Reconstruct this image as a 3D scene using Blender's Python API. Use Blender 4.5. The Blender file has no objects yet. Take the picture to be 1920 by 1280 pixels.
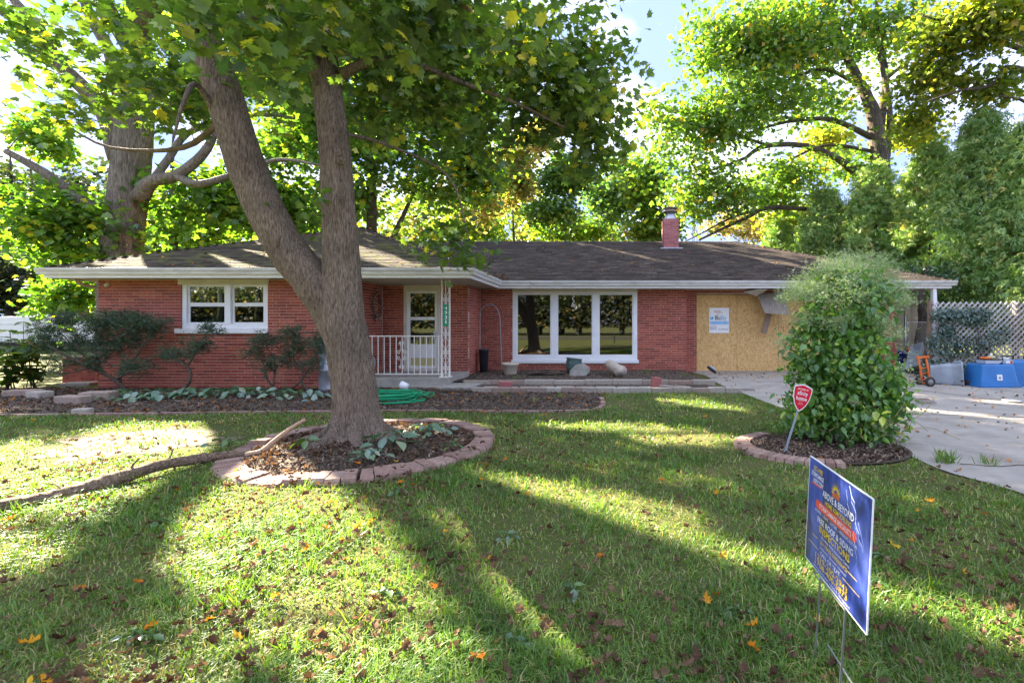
import bpy, math, random
import numpy as np
from mathutils import Vector, Matrix
random.seed(7); R = np.random.default_rng(11)
S = bpy.context.scene; C = S.collection
# ------------------------------------------------------------------ camera, sky, sun, exposure
FPX, CX, CY, CAMH = 930.0, 1118.0, 605.0, 1.45      # focal length and vanishing point in photograph pixels
cam = bpy.data.objects.new('camera', bpy.data.cameras.new('camera')); C.objects.link(cam)
cam.location = (0, 0, CAMH); cam.rotation_euler = (math.radians(90), 0, 0)
cam.data.sensor_width = 36; cam.data.lens = FPX / 1920 * 36
cam.data.shift_x = -(CX - 960) / 1920; cam.data.shift_y = -(640 - CY) / 1920
cam.data.clip_start = .05; cam.data.clip_end = 2000
S.camera = cam
SUN_EL, SUN_AZ = math.radians(28), math.radians(49)   # azimuth: from +Y towards -X
SUN = np.array((-math.sin(SUN_AZ) * math.cos(SUN_EL), math.cos(SUN_AZ) * math.cos(SUN_EL), math.sin(SUN_EL)))
SKYOFF = (1.3, 8.8, 0)
W = bpy.data.worlds.new('World'); S.world = W; W.use_nodes = True
nt = W.node_tree; nt.nodes.clear()
wo = nt.nodes.new('ShaderNodeOutputWorld'); bg = nt.nodes.new('ShaderNodeBackground')
sky = nt.nodes.new('ShaderNodeTexSky'); sky.sky_type = 'NISHITA'; sky.sun_disc = False
sky.sun_elevation = SUN_EL; sky.sun_rotation = -SUN_AZ; sky.air_density = 1.0; sky.dust_density = .6; sky.ozone_density = 1.2
tc = nt.nodes.new('ShaderNodeTexCoord'); sp = nt.nodes.new('ShaderNodeSeparateXYZ'); nt.links.new(tc.outputs['Generated'], sp.inputs[0])
ad = nt.nodes.new('ShaderNodeMath'); ad.operation = 'MAXIMUM'; ad.inputs[1].default_value = 0.0; nt.links.new(sp.outputs[2], ad.inputs[0])
ad2 = nt.nodes.new('ShaderNodeMath'); ad2.inputs[1].default_value = .18; nt.links.new(ad.outputs[0], ad2.inputs[0])
dv = nt.nodes.new('ShaderNodeVectorMath'); dv.operation = 'DIVIDE'; nt.links.new(tc.outputs['Generated'], dv.inputs[0])
cb = nt.nodes.new('ShaderNodeCombineXYZ')
for i in range(3): nt.links.new(ad2.outputs[0], cb.inputs[i])
nt.links.new(cb.outputs[0], dv.inputs[1])
no = nt.nodes.new('ShaderNodeTexNoise'); no.inputs['Scale'].default_value = 1.5; no.inputs['Detail'].default_value = 9; no.inputs['Roughness'].default_value = .55; no.inputs['Distortion'].default_value = .35
of = nt.nodes.new('ShaderNodeVectorMath'); of.inputs[1].default_value = SKYOFF; nt.links.new(dv.outputs[0], of.inputs[0]); nt.links.new(of.outputs[0], no.inputs['Vector'])
cr = nt.nodes.new('ShaderNodeValToRGB'); cr.color_ramp.elements[0].position = .45; cr.color_ramp.elements[1].position = .68
nt.links.new(no.outputs[0], cr.inputs[0])
mx = nt.nodes.new('ShaderNodeMix'); mx.data_type = 'RGBA'; mx.inputs[7].default_value = (.80, .81, .84, 1)
kk = nt.nodes.new('ShaderNodeVectorMath'); kk.operation = 'MULTIPLY_ADD'; nt.links.new(sky.outputs[0], kk.inputs[0]); kk.inputs[1].default_value = (5.2, 3.9, 2.0); kk.inputs[2].default_value = (1, 1, 1)
lim = nt.nodes.new('ShaderNodeVectorMath'); lim.operation = 'DIVIDE'; nt.links.new(sky.outputs[0], lim.inputs[0]); nt.links.new(kk.outputs[0], lim.inputs[1])   # soft shoulder, the same in every direction
nt.links.new(cr.outputs[0], mx.inputs[0]); nt.links.new(lim.outputs[0], mx.inputs[6])
nt.links.new(mx.outputs[2], bg.inputs[0]); bg.inputs[1].default_value = .15; nt.links.new(bg.outputs[0], wo.inputs[0])
sl = bpy.data.lights.new('sun', 'SUN'); sl.energy = 2.0; sl.angle = math.radians(.53); sl.color = (1, .86, .64)
so = bpy.data.objects.new('sun', sl); C.objects.link(so)
so.rotation_euler = Vector(tuple(SUN)).to_track_quat('Z', 'Y').to_euler(); so.location = (-20, 20, 30)
S.view_settings.view_transform = 'Standard'; S.view_settings.look = 'None'; S.view_settings.gamma = 1
S.view_settings.use_curve_mapping = False; S.view_settings.exposure = 4.75
S.render.engine = 'CYCLES'
cy = S.cycles; cy.max_bounces = 8; cy.diffuse_bounces = 6; cy.transmission_bounces = 6; cy.transparent_max_bounces = 8; cy.caustics_reflective = False; cy.caustics_refractive = False
cy.use_denoising = True
# ------------------------------------------------------------------ helpers
def at(px, py, Y): return np.array(((px - CX) / FPX * Y, Y, CAMH - (py - CY) / FPX * Y))
def gp(px, py, z=0.0):
    Y = (CAMH - z) * FPX / (py - CY); return np.array(((px - CX) / FPX * Y, Y, z))
WLOC = {}
def link(o, parent=None):
    C.objects.link(o)
    if parent is not None: o.parent = parent
def tag(o, label=None, cat=None, group=None, kind=None):
    for k, v in (('label', label), ('category', cat), ('group', group), ('kind', kind)):
        if v: o[k] = v
    return o
def thing(name, label, cat, loc=(0, 0, 0), group=None):
    o = bpy.data.objects.new(name, None); o.empty_display_size = .1; C.objects.link(o); o.location = tuple(float(v) for v in loc)
    WLOC[o.name] = np.array(o.location); return tag(o, label, cat, group)
def wl(o): return WLOC.get(o.name, np.zeros(3)) if o is not None else np.zeros(3)
class MB:
    def __init__(s): s.v = []; s.f = []; s.n = 0; s.r = []
    def add(s, v, *faces, rnd=0.5):
        v = np.asarray(v, float); s.v.append(v)
        for f in faces:
            f = np.asarray(f, int)
            if f.size: s.f.append(f.reshape(-1, f.shape[-1]) + s.n)
        s.r.append(np.broadcast_to(np.asarray(rnd, float), (len(v),)).copy()); s.n += len(v); return s
    def box(s, x0, x1, y0, y1, z0, z1, rnd=.5, M=None, off=None):
        v = np.array([(x, y, z) for x in (x0, x1) for y in (y0, y1) for z in (z0, z1)], float)
        if M is not None: v = v @ np.asarray(M).T
        if off is not None: v = v + np.asarray(off)
        return s.add(v, [(0, 1, 3, 2), (4, 6, 7, 5), (0, 4, 5, 1), (2, 3, 7, 6), (0, 2, 6, 4), (1, 5, 7, 3)], rnd=rnd)
    def bar(s, a, b, w, d=None, up=(0, 0, 1), rnd=.5):     # rectangular bar from a to b
        a, b = np.asarray(a, float), np.asarray(b, float); d = d or w
        t = b - a; L = np.linalg.norm(t); t /= L; u = np.asarray(up, float); x = np.cross(t, u)
        if np.linalg.norm(x) < 1e-4: x = np.cross(t, (1, 0, 0))
        x /= np.linalg.norm(x); y = np.cross(t, x)
        return s.box(-w/2, w/2, -d/2, d/2, 0, L, rnd, np.array((x, y, t)).T, a)
    def tube(s, P, r, seg=8, cap=True, rnd=.5, wob=0):
        P = np.asarray(P, float); n = len(P); r = np.broadcast_to(np.asarray(r, float), (n,))
        T = np.gradient(P, axis=0); T /= np.linalg.norm(T, axis=1)[:, None] + 1e-9
        a = np.array((0, 0, 1.)) if abs(T[0][2]) < .9 else np.array((1., 0, 0))
        u = np.cross(T[0], a); u /= np.linalg.norm(u); U = [u]
        for i in range(1, n):
            u = u - T[i] * (u @ T[i]); u /= np.linalg.norm(u) + 1e-9; U.append(u)
        U = np.array(U); V = np.cross(T, U); th = np.arange(seg) / seg * 2 * np.pi
        rr = r[:, None] * np.ones(seg)[None]
        if wob: rr = rr * (1 + wob * R.normal(size=(n, seg)))
        v = P[:, None] + rr[..., None] * (np.cos(th)[None, :, None] * U[:, None] + np.sin(th)[None, :, None] * V[:, None])
        i = np.arange(n - 1)[:, None] * seg; j = np.arange(seg)[None]; k = (j + 1) % seg
        q = np.stack((i + j, i + k, i + seg + k, i + seg + j), -1).reshape(-1, 4)
        s.add(v.reshape(-1, 3), q, rnd=rnd)
        if cap and r[-1] > 1e-5:
            s.f.append((np.arange(seg) + s.n - seg)[None]); s.f.append((np.arange(seg)[::-1] + s.n - n * seg)[None])
        return s
    def lathe(s, prof, seg=20, off=(0, 0, 0), M=None, rnd=.5):
        prof = np.asarray(prof, float); th = np.arange(seg) / seg * 2 * np.pi; n = len(prof)
        v = np.stack((prof[:, :1] * np.cos(th), prof[:, :1] * np.sin(th), np.repeat(prof[:, 1:], seg, 1)), -1).reshape(-1, 3)
        if M is not None: v = v @ np.asarray(M).T
        i = np.arange(n - 1)[:, None] * seg; j = np.arange(seg)[None]; k = (j + 1) % seg
        return s.add(v + np.asarray(off), np.stack((i + j, i + k, i + seg + k, i + seg + j), -1).reshape(-1, 4), rnd=rnd)
    def prism(s, poly, d, rnd=.5):                          # poly: 3D points in a plane, d: extrusion vector
        p = np.asarray(poly, float); n = len(p); d = np.asarray(d, float); i = np.arange(n); j = (i + 1) % n
        s.add(np.vstack((p, p + d)), np.stack((i, j, j + n, i + n), -1), rnd=rnd)
        s.f.append(i[::-1][None] + s.n - 2*n); s.f.append(i[None] + s.n - n); return s
    def scatter(s, tv, tf, pos, rot, sc, rnd):              # copies of a template: rot (N,3,3), sc (N,) or (N,3)
        N = len(pos)
        if N == 0: return s
        sc = np.asarray(sc, float); sc = sc[:, None] if sc.ndim == 1 else sc
        v = np.einsum('nij,nkj->nki', rot, tv[None] * sc[:, None, :]) + pos[:, None]
        for f in (tf if isinstance(tf, list) else [tf]):
            f = np.asarray(f); s.f.append((f[None] + (np.arange(N) * len(tv))[:, None, None]).reshape(-1, f.shape[-1]) + s.n)
        s.v.append(v.reshape(-1, 3)); s.r.append(np.repeat(rnd, len(tv))); s.n += N * len(tv); return s
    def mesh(s, name, off=None):
        me = bpy.data.meshes.new(name); v = np.vstack(s.v)
        if off is not None: v = v - off
        me.vertices.add(len(v)); me.vertices.foreach_set('co', v.astype(np.float32).ravel())
        ln = np.concatenate([np.full(len(f), f.shape[1]) for f in s.f]); lv = np.concatenate([f.ravel() for f in s.f])
        me.loops.add(len(lv)); me.loops.foreach_set('vertex_index', lv.astype(np.int32))
        me.polygons.add(len(ln)); me.polygons.foreach_set('loop_start', (np.cumsum(ln) - ln).astype(np.int32)); 
        try: me.polygons.foreach_set('loop_total', ln.astype(np.int32))
        except Exception: pass
        a = me.attributes.new('rnd', 'FLOAT', 'POINT'); a.data.foreach_set('value', np.concatenate(s.r).astype(np.float32))
        me.polygons.foreach_set('use_smooth', np.zeros(len(ln), bool)); me.update(calc_edges=True); return me
    def build(s, name, mat, parent=None, smooth=False, bevel=0):
        off = wl(parent); me = s.mesh(name, off); me.materials.append(mat)
        if smooth: me.polygons.foreach_set('use_smooth', np.ones(len(me.polygons), bool))
        o = bpy.data.objects.new(name, me); link(o, parent)
        WLOC[o.name] = off if parent is not None else np.zeros(3)
        if bevel:
            m = o.modifiers.new('bevel', 'BEVEL'); m.width = bevel; m.segments = 2; m.limit_method = 'ANGLE'
        return o
def place(name, me, parent, loc, rot=None, scale=None):     # one more object sharing mesh data
    o = bpy.data.objects.new(name, me); link(o, parent); o.location = tuple(np.asarray(loc) - wl(parent))
    if rot is not None: o.rotation_euler = rot
    if scale is not None: o.scale = (scale,) * 3 if np.isscalar(scale) else scale
    WLOC[o.name] = np.asarray(loc); return o
def smooth_path(P, n):
    P = np.asarray(P, float)
    if len(P) < 3:
        t = np.linspace(0, 1, n)[:, None]; return P[0] * (1 - t) + P[-1] * t
    Q = np.vstack((2 * P[0] - P[1], P, 2 * P[-1] - P[-2])); m = len(P) - 1; out = []
    for t in np.linspace(0, m - 1e-6, n):
        i = int(t); f = t - i; a, b, c, d = Q[i:i + 4]
        out.append(.5 * (2*b + (c - a)*f + (2*a - 5*b + 4*c - d)*f*f + (3*b - a - 3*c + d)*f**3))
    return np.array(out)
def rotmats(n, up=.6, spread=1.0):                           # leaf frames: z = leaf normal, biased upwards
    z = R.normal(size=(n, 3)) * spread; z[:, 2] = np.abs(z[:, 2]) * .6 + up; z /= np.linalg.norm(z, axis=1)[:, None]
    a = R.normal(size=(n, 3)); x = np.cross(a, z); x /= np.linalg.norm(x, axis=1)[:, None]; y = np.cross(z, x)
    return np.stack((x, y, z), -1)
def frames(z, x):
    z = z / np.linalg.norm(z, axis=-1, keepdims=True); x = x - z * (x * z).sum(-1, keepdims=True); x /= np.linalg.norm(x, axis=-1, keepdims=True) + 1e-9
    return np.stack((x, np.cross(z, x), z), -1)
def inpoly(x, y, poly):
    x, y = np.asarray(x), np.asarray(y); c = np.zeros(x.shape, bool); n = len(poly)
    for i in range(n):
        (x0, y0), (x1, y1) = poly[i][:2], poly[(i + 1) % n][:2]
        c ^= ((y0 > y) != (y1 > y)) & (x < (x1 - x0) * (y - y0) / ((y1 - y0) or 1e-9) + x0)
    return c
# ------------------------------------------------------------------ materials
def newmat(name):
    m = bpy.data.materials.new(name); m.use_nodes = True; nt = m.node_tree; nt.nodes.clear()
    return m, nt, nt.nodes.new('ShaderNodeOutputMaterial')
def nd(nt, t, ins=(), **kw):
    n = nt.nodes.new('ShaderNode' + t)
    for k, v in kw.items(): setattr(n, k, v)
    for k, v in dict(ins).items():
        if isinstance(v, bpy.types.NodeSocket): nt.links.new(v, n.inputs[k])
        else: n.inputs[k].default_value = v
    return n
def c4(c): return (*c[:3], 1)
def ramp(nt, fac, stops):
    n = nt.nodes.new('ShaderNodeValToRGB'); nt.links.new(fac, n.inputs[0]); e = n.color_ramp.elements
    while len(e) < len(stops): e.new(.5)
    for k, (p, c) in zip(e, stops): k.position = p; k.color = c4(c) if not np.isscalar(c) else (c, c, c, 1)
    return n.outputs[0]
def pos(nt, scale=(1, 1, 1)):
    g = nd(nt, 'NewGeometry'); return nd(nt, 'VectorMath', {0: g.outputs['Position'], 1: scale}, operation='MULTIPLY').outputs[0]
def mixc(nt, f, a, b, mode='MIX'):
    n = nt.nodes.new('ShaderNodeMix'); n.data_type = 'RGBA'; n.blend_type = mode
    for k, v in ((0, f), (6, a), (7, b)):
        if isinstance(v, bpy.types.NodeSocket): nt.links.new(v, n.inputs[k])
        else: n.inputs[k].default_value = v if np.isscalar(v) else c4(v)
    return n.outputs[2]
def pbr(name, c1, c2=None, scale=6, rough=.7, metal=0, bump=0, bscale=60, attr=None, stretch=(1, 1, 1), spec=.4, stain=None, detail=5):
    m, nt, out = newmat(name); p = pos(nt, stretch)
    n = nd(nt, 'TexNoise', {'Vector': p, 'Scale': scale, 'Detail': detail, 'Roughness': .6}).outputs[0]
    c2 = c2 or tuple(v * .72 for v in c1)
    if attr:
        a = nd(nt, 'Attribute', attribute_name='rnd').outputs['Fac']; col = ramp(nt, a, attr)
        col = mixc(nt, 1.0, col, ramp(nt, n, [(.3, .72), (.7, 1.18)]), 'MULTIPLY')
    else: col = ramp(nt, n, [(.32, c2), (.68, c1)])
    if stain:
        sc, th, colr = stain; n2 = nd(nt, 'TexNoise', {'Vector': pos(nt), 'Scale': sc, 'Detail': 7, 'Roughness': .7}).outputs[0]
        col = mixc(nt, ramp(nt, n2, [(th, 0.0), (th + .14, 1.0)]), col, colr)
    b = nd(nt, 'BsdfPrincipled', {'Base Color': col, 'Roughness': rough, 'Metallic': metal, 'Specular IOR Level': spec})
    if bump:
        n3 = nd(nt, 'TexNoise', {'Vector': p, 'Scale': bscale, 'Detail': 4}).outputs[0]
        nt.links.new(nd(nt, 'Bump', {'Height': n3, 'Strength': bump, 'Distance': .02}).outputs[0], b.inputs['Normal'])
    nt.links.new(b.outputs[0], out.inputs[0]); return m
def leafmat(name, stops, trans=.5, gloss=.06, rough=.4, nscale=14, tint=(1.08, 1.25, .5)):
    m, nt, out = newmat(name); a = nd(nt, 'Attribute', attribute_name='rnd').outputs['Fac']; col = ramp(nt, a, stops)
    n = nd(nt, 'TexNoise', {'Vector': pos(nt), 'Scale': nscale, 'Detail': 3}).outputs[0]
    col = mixc(nt, 1.0, col, ramp(nt, n, [(.3, .7), (.7, 1.25)]), 'MULTIPLY')
    tcol = mixc(nt, 1.0, col, tint, 'MULTIPLY')
    d = nd(nt, 'BsdfDiffuse', {0: col}); t = nd(nt, 'BsdfTranslucent', {0: tcol})
    s1 = nd(nt, 'MixShader', {0: trans, 1: d.outputs[0], 2: t.outputs[0]})
    g = nd(nt, 'BsdfGlossy', {0: (.85, .9, 1, 1), 'Roughness': rough}); s2 = nd(nt, 'MixShader', {0: gloss, 1: s1.outputs[0], 2: g.outputs[0]})
    nt.links.new(s2.outputs[0], out.inputs[0]); return m
def barkmat(name, c1, c2, sxy=16, sz=2.6, bump=.9):
    m, nt, out = newmat(name); p = pos(nt, (sxy, sxy, sz))
    n = nd(nt, 'TexNoise', {'Vector': p, 'Scale': 1.7, 'Detail': 6, 'Roughness': .62, 'Distortion': .5}).outputs[0]
    n2 = nd(nt, 'TexNoise', {'Vector': pos(nt), 'Scale': 2.3, 'Detail': 5}).outputs[0]
    col = ramp(nt, n, [(.34, c2), (.5, tuple((a + b) / 2 for a, b in zip(c1, c2))), (.66, c1)])
    col = mixc(nt, 1.0, col, ramp(nt, n2, [(.3, .75), (.7, 1.2)]), 'MULTIPLY')
    b = nd(nt, 'BsdfPrincipled', {'Base Color': col, 'Roughness': .9, 'Specular IOR Level': .2})
    nt.links.new(nd(nt, 'Bump', {'Height': n, 'Strength': bump, 'Distance': .05}).outputs[0], b.inputs['Normal'])
    nt.links.new(b.outputs[0], out.inputs[0]); return m
def glassmat(name, refl, dark=(.35, .38, .4)):
    m, nt, out = newmat(name); lw = nd(nt, 'LayerWeight', {'Blend': .25}).outputs['Fresnel']
    f = nd(nt, 'Math', {0: lw, 1: refl}, operation='ADD', use_clamp=True).outputs[0]
    n = nd(nt, 'TexNoise', {'Vector': pos(nt), 'Scale': 1.1, 'Detail': 2}).outputs[0]
    bp = nd(nt, 'Bump', {'Height': n, 'Strength': .012, 'Distance': .01}).outputs[0]
    s = nd(nt, 'MixShader', {0: f, 1: nd(nt, 'BsdfTransparent', {0: c4(dark)}).outputs[0], 2: nd(nt, 'BsdfGlossy', {0: (1, 1, 1, 1), 'Roughness': .015, 'Normal': bp}).outputs[0]})
    nt.links.new(s.outputs[0], out.inputs[0]); return m
M = {}
M['brick'] = pbr('brick', (.3, .08, .05), scale=20, rough=.85, bump=.25, bscale=120, attr=[(0, (.25, .05, .034)), (.5, (.345, .072, .046)), (1, (.45, .11, .066))], stain=(1.3, .6, (.40, .13, .085)))
M['mortar'] = pbr('mortar', (.50, .38, .31), (.38, .28, .23), 9, .95, bump=.3)
M['shingle'] = pbr('shingle', (.07, .06, .06), scale=9, rough=.95, bump=.5, bscale=220, spec=.15, attr=[(0, (.045, .036, .032)), (.5, (.074, .059, .052)), (1, (.125, .098, .082))])
M['mossy'] = pbr('mossy_shingle', (.07, .06, .06), scale=9, rough=.95, bump=.5, bscale=220, spec=.15, attr=[(0, (.045, .036, .03)), (.5, (.072, .057, .047)), (1, (.11, .088, .07))], stain=(3.2, .49, (.115, .125, .03)))
M['white'] = pbr('white_paint', (.80, .80, .80), (.70, .70, .70), 5, .45)
M['vinyl'] = pbr('white_vinyl', (.84, .85, .87), (.78, .79, .81), 5, .35)
M['cream'] = pbr('cream_trim', (.66, .62, .54), (.56, .52, .45), 4, .6)
M['gutter'] = pbr('gutter_aluminium', (.64, .64, .63), (.46, .45, .43), 3, .4, stain=(2.2, .6, (.33, .31, .28)), stretch=(1, 1, 3))
M['soffit'] = pbr('soffit_board', (.58, .54, .5), (.48, .44, .4), 4, .7)
M['dark'] = pbr('dark_interior', (.045, .04, .036), (.02, .02, .02), 2, .9)
M['curtain'] = pbr('curtain', (.5, .46, .42), (.35, .32, .3), 5, .9)
M['glass'] = glassmat('window_glass', .10)
M['glass_sash'] = glassmat('sash_glass', .42)
M['screen'] = glassmat('insect_screen', .10, (.30, .32, .36))
M['concrete'] = pbr('concrete', (.38, .345, .305), (.28, .255, .225), 2.5, .9, bump=.3, bscale=90, stain=(1.3, .52, (.25, .22, .185)), detail=10)
M['step'] = pbr('porch_concrete', (.36, .34, .31), (.25, .24, .21), 5, .9, bump=.2, stain=(2.5, .6, (.19, .2, .12)))
M['paver'] = pbr('paver', (.36, .22, .18), scale=30, rough=.9, bump=.4, bscale=140, attr=[(0, (.24, .145, .12)), (.5, (.31, .20, .165)), (1, (.39, .27, .22))], stain=(6, .6, (.28, .23, .19)))
M['stone'] = pbr('edging_stone', (.36, .3, .26), scale=25, rough=.95, bump=.6, bscale=70, attr=[(0, (.30, .21, .17)), (.5, (.36, .31, .26)), (1, (.42, .38, .33))], stain=(7, .6, (.17, .16, .10)))
M['redstone'] = pbr('red_block', (.40, .14, .13), (.3, .1, .1), 14, .9, bump=.4)
M['rock'] = pbr('grey_rock', (.33, .32, .29), (.2, .19, .17), 5, .9, bump=.7, bscale=20)
M['bark'] = barkmat('maple_bark', (.37, .29, .23), (.10, .072, .054), 44, 6.5, 1.0)
M['bark_grey'] = barkmat('grey_bark', (.27, .23, .195), (.09, .072, .06), 15, 2.2, 1.0)
M['bark_dark'] = barkmat('dark_bark', (.13, .105, .085), (.04, .032, .026), 10, 2)
M['twig'] = barkmat('twig_bark', (.15, .12, .09), (.06, .045, .035), 20, 8, .3)
M['deadwood'] = barkmat('dead_wood', (.34, .25, .18), (.10, .07, .05), 26, 26, .8)
M['osb'] = None
M['iron'] = pbr('white_iron', (.78, .76, .72), (.68, .65, .6), 8, .5, stain=(9, .66, (.33, .17, .09)))
M['steel'] = pbr('galvanised_wire', (.45, .47, .5), (.32, .33, .35), 20, .35, metal=.8)
M['chimney'] = pbr('painted_brick', (.36, .12, .13), scale=25, rough=.8, attr=[(0, (.33, .10, .11)), (1, (.45, .18, .18))], bump=.3)
M['flue'] = pbr('flue_metal', (.45, .48, .55), (.28, .3, .36), 6, .35, metal=.7)
M['rust'] = pbr('rusty_cap', (.22, .13, .09), (.3, .27, .24), 9, .7, metal=.3)
M['wood'] = pbr('weathered_wood', (.30, .22, .16), (.17, .12, .08), 3, .85, stretch=(2, 2, 14))
M['wood_grey'] = pbr('grey_board', (.34, .30, .26), (.2, .17, .14), 3, .85, stretch=(14, 2, 2))
M['plastic_grey'] = pbr('grey_plastic', (.33, .38, .44), (.26, .30, .35), 4, .5, stain=(3, .64, (.22, .2, .17)))
M['blue'] = pbr('blue_plastic', (.035, .19, .50), (.03, .15, .40), 3, .4, stain=(4, .68, (.1, .2, .35)))
M['orange'] = pbr('orange_paint', (.75, .15, .02), (.6, .12, .02), 4, .5)
M['rubber'] = pbr('black_rubber', (.03, .03, .03), None, 8, .7)
M['hub'] = pbr('grey_hub', (.3, .29, .27), None, 8, .6)
M['green_hose'] = pbr('green_hose', (.0, .32, .13), (.0, .24, .1), 8, .35)
M['greensign'] = pbr('green_sign', (.0, .30, .15), (.0, .27, .13), 8, .4)
M['red'] = pbr('red_sign', (.68, .006, .03), (.62, .006, .025), 5, .4)
M['ceramic_green'] = pbr('glazed_green', (.10, .16, .15), (.06, .10, .10), 5, .25)
M['ceramic_blue'] = pbr('dark_blue_pot', (.055, .07, .085), (.04, .05, .06), 5, .5)
M['cream_pot'] = pbr('cream_pot', (.62, .54, .42), (.46, .39, .3), 6, .7, stain=(6, .62, (.22, .2, .15)))
M['clay'] = pbr('pale_clay', (.55, .48, .4), (.36, .31, .26), 6, .8)
M['soil'] = pbr('soil', (.10, .075, .055), (.05, .037, .028), 7, 1, bump=.8, bscale=45)
M['tan'] = pbr('tan_board', (.5, .42, .31), (.4, .33, .24), 3, .8)
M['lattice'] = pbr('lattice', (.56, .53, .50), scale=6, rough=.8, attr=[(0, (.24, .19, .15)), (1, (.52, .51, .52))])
M['camper'] = pbr('camper_white', (.74, .75, .77), (.66, .67, .69), 2, .35)
M['grey_text'] = pbr('grey_print', (.2, .2, .22), None, 5, .6)
M['ink_white'] = pbr('white_print', (.85, .85, .85), (.83, .83, .83), 5, .5)
M['ink_yellow'] = pbr('yellow_print', (.85, .60, .03), (.83, .58, .03), 5, .5)
M['ink_red'] = pbr('red_print', (.80, .10, .05), (.78, .1, .05), 5, .5)
M['ink_black'] = pbr('black_print', (.01, .015, .03), None, 5, .5)
M['ink_cyan'] = pbr('cyan_print', (.05, .38, .75), (.05, .36, .72), 5, .5)
M['ink_dblue'] = pbr('navy_print', (.02, .07, .22), None, 5, .5)
M['ink_orange'] = pbr('orange_print', (.65, .16, .06), None, 5, .5)
M['mulch'] = pbr('mulch', (.15, .10, .07), scale=9, rough=1, attr=[(0, (.045, .03, .022)), (.6, (.15, .10, .075)), (1, (.34, .25, .19))])
M['dead_leaf'] = leafmat('dead_leaf', [(0, (.075, .044, .028)), (.45, (.15, .095, .06)), (.75, (.27, .18, .11)), (.82, (.45, .15, .03)), (.9, (.62, .22, .02)), (1, (.60, .44, .05))], trans=.25, gloss=.0, tint=(1.2, 1, .7))
m, nt, out = newmat('osb'); p = pos(nt, (1, 1, 1))
vo = nd(nt, 'TexVoronoi', {'Vector': nd(nt, 'VectorMath', {0: p, 1: nd(nt, 'TexNoise', {'Vector': p, 'Scale': 6.0, 'Detail': 1}).outputs[1]}, operation='ADD').outputs[0], 'Scale': 12.0})
vo2 = nd(nt, 'TexVoronoi', {'Vector': pos(nt, (2.6, 1, .8)), 'Scale': 15.0})
c = ramp(nt, nd(nt, 'SeparateColor', {0: vo.outputs['Color']}).outputs[0], [(0, (.40, .21, .06)), (.4, (.60, .36, .13)), (1, (.76, .52, .24))])
c = mixc(nt, .45, c, ramp(nt, nd(nt, 'SeparateColor', {0: vo2.outputs['Color']}).outputs[1], [(0, (.38, .20, .06)), (.35, (.60, .37, .14)), (1, (.74, .50, .22))]))
b = nd(nt, 'BsdfPrincipled', {'Base Color': c, 'Roughness': .75}); nt.links.new(b.outputs[0], out.inputs[0]); M['osb'] = m
# ground: soil, thatch and short grass mottled together
m, nt, out = newmat('ground')
n1 = nd(nt, 'TexNoise', {'Vector': pos(nt), 'Scale': .9, 'Detail': 8, 'Roughness': .65}).outputs[0]
n2 = nd(nt, 'TexNoise', {'Vector': pos(nt), 'Scale': 28.0, 'Detail': 5, 'Roughness': .7}).outputs[0]
c = mixc(nt, ramp(nt, n1, [(.42, 0.), (.62, 1.)]), (.075, .105, .026), (.13, .125, .05))
c = mixc(nt, ramp(nt, n2, [(.45, 0.), (.7, 1.)]), c, (.10, .085, .045))
b = nd(nt, 'BsdfPrincipled', {'Base Color': c, 'Roughness': 1, 'Specular IOR Level': .1})
nt.links.new(nd(nt, 'Bump', {'Height': n2, 'Strength': .8, 'Distance': .03}).outputs[0], b.inputs['Normal']); nt.links.new(b.outputs[0], out.inputs[0]); M['ground'] = m
M['sand'] = pbr('bare_sandy_soil', (.18, .14, .095), (.10, .09, .045), 5, 1, bump=.5, bscale=50)
NGRASS = 170000
# ------------------------------------------------------------------ ground, driveway, beds
def sheet(name, poly, z, mat, kind='structure', sub=0):
    b = MB(); p = np.array([(x, y, z) for x, y in poly]); b.add(p, np.arange(len(p))[None]); return tag(b.build(name, mat), kind=kind)
sheet('ground', [(-300, -200), (300, -200), (300, 400), (-300, 400)], 0, M['ground'])
def sm(poly, n): return [tuple(q[:2]) for q in smooth_path([(x, y, 0) for x, y in poly], n)]
drive_edge = sm([gp(*q)[:2] for q in ((1322, 704), (1352, 722), (1400, 741), (1478, 770), (1600, 812), (1690, 848), (1770, 884), (1925, 930))] + [(3.6, 2.6), (3.7, 0), (3.7, -14)], 40)
DRIVE = [(2.75, 14.57)] + drive_edge + [(20, -14), (16, 8), (11.5, 11.2), (9.3, 12.1), (8.75, 14.57)]
sheet('driveway', DRIVE, .012, M['concrete'])
b = MB()                                                    # tooled joints and cracks of the slab, recessed strips filled with dirt
for P in ([gp(1670, 779), gp(1740, 778), gp(1850, 781), gp(1960, 784)], [gp(1420, 716), gp(1600, 720), gp(1800, 742), gp(1960, 765)], [gp(1800, 872), gp(1880, 876), gp(1960, 873)], [gp(1500, 700), gp(1545, 735), gp(1640, 760)]):
    Q = smooth_path(P, 14) + np.c_[R.normal(0, .02, (14, 2)), np.zeros(14)]
    for i in range(13): b.bar(Q[i] + (0, 0, .012), Q[i + 1] + (0, 0, .012), .022, .006)
tag(b.build('driveway_joints', M['soil']), kind='structure')
sheet('asphalt_road', [(-120, -22), (120, -22), (120, -15), (-120, -15)], .016, pbr('asphalt', (.06, .06, .06), None, 9, .9))
BED_L = sm([(-14, 11.0), (-14, 7.9), (-9, 7.75), (-6, 7.95), (-3, 8.1), (-1, 8.05), (-.1, 8.2), (.12, 8.8), (.06, 10.1)], 40) + [(.06, 11.05), (-14, 11.05)]
BED_R = [(-3.3, 10.3), (2.75, 10.3), (2.9, 10.8), (2.55, 11.4), (2.55, 14.2), (-3.3, 14.2)]
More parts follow.
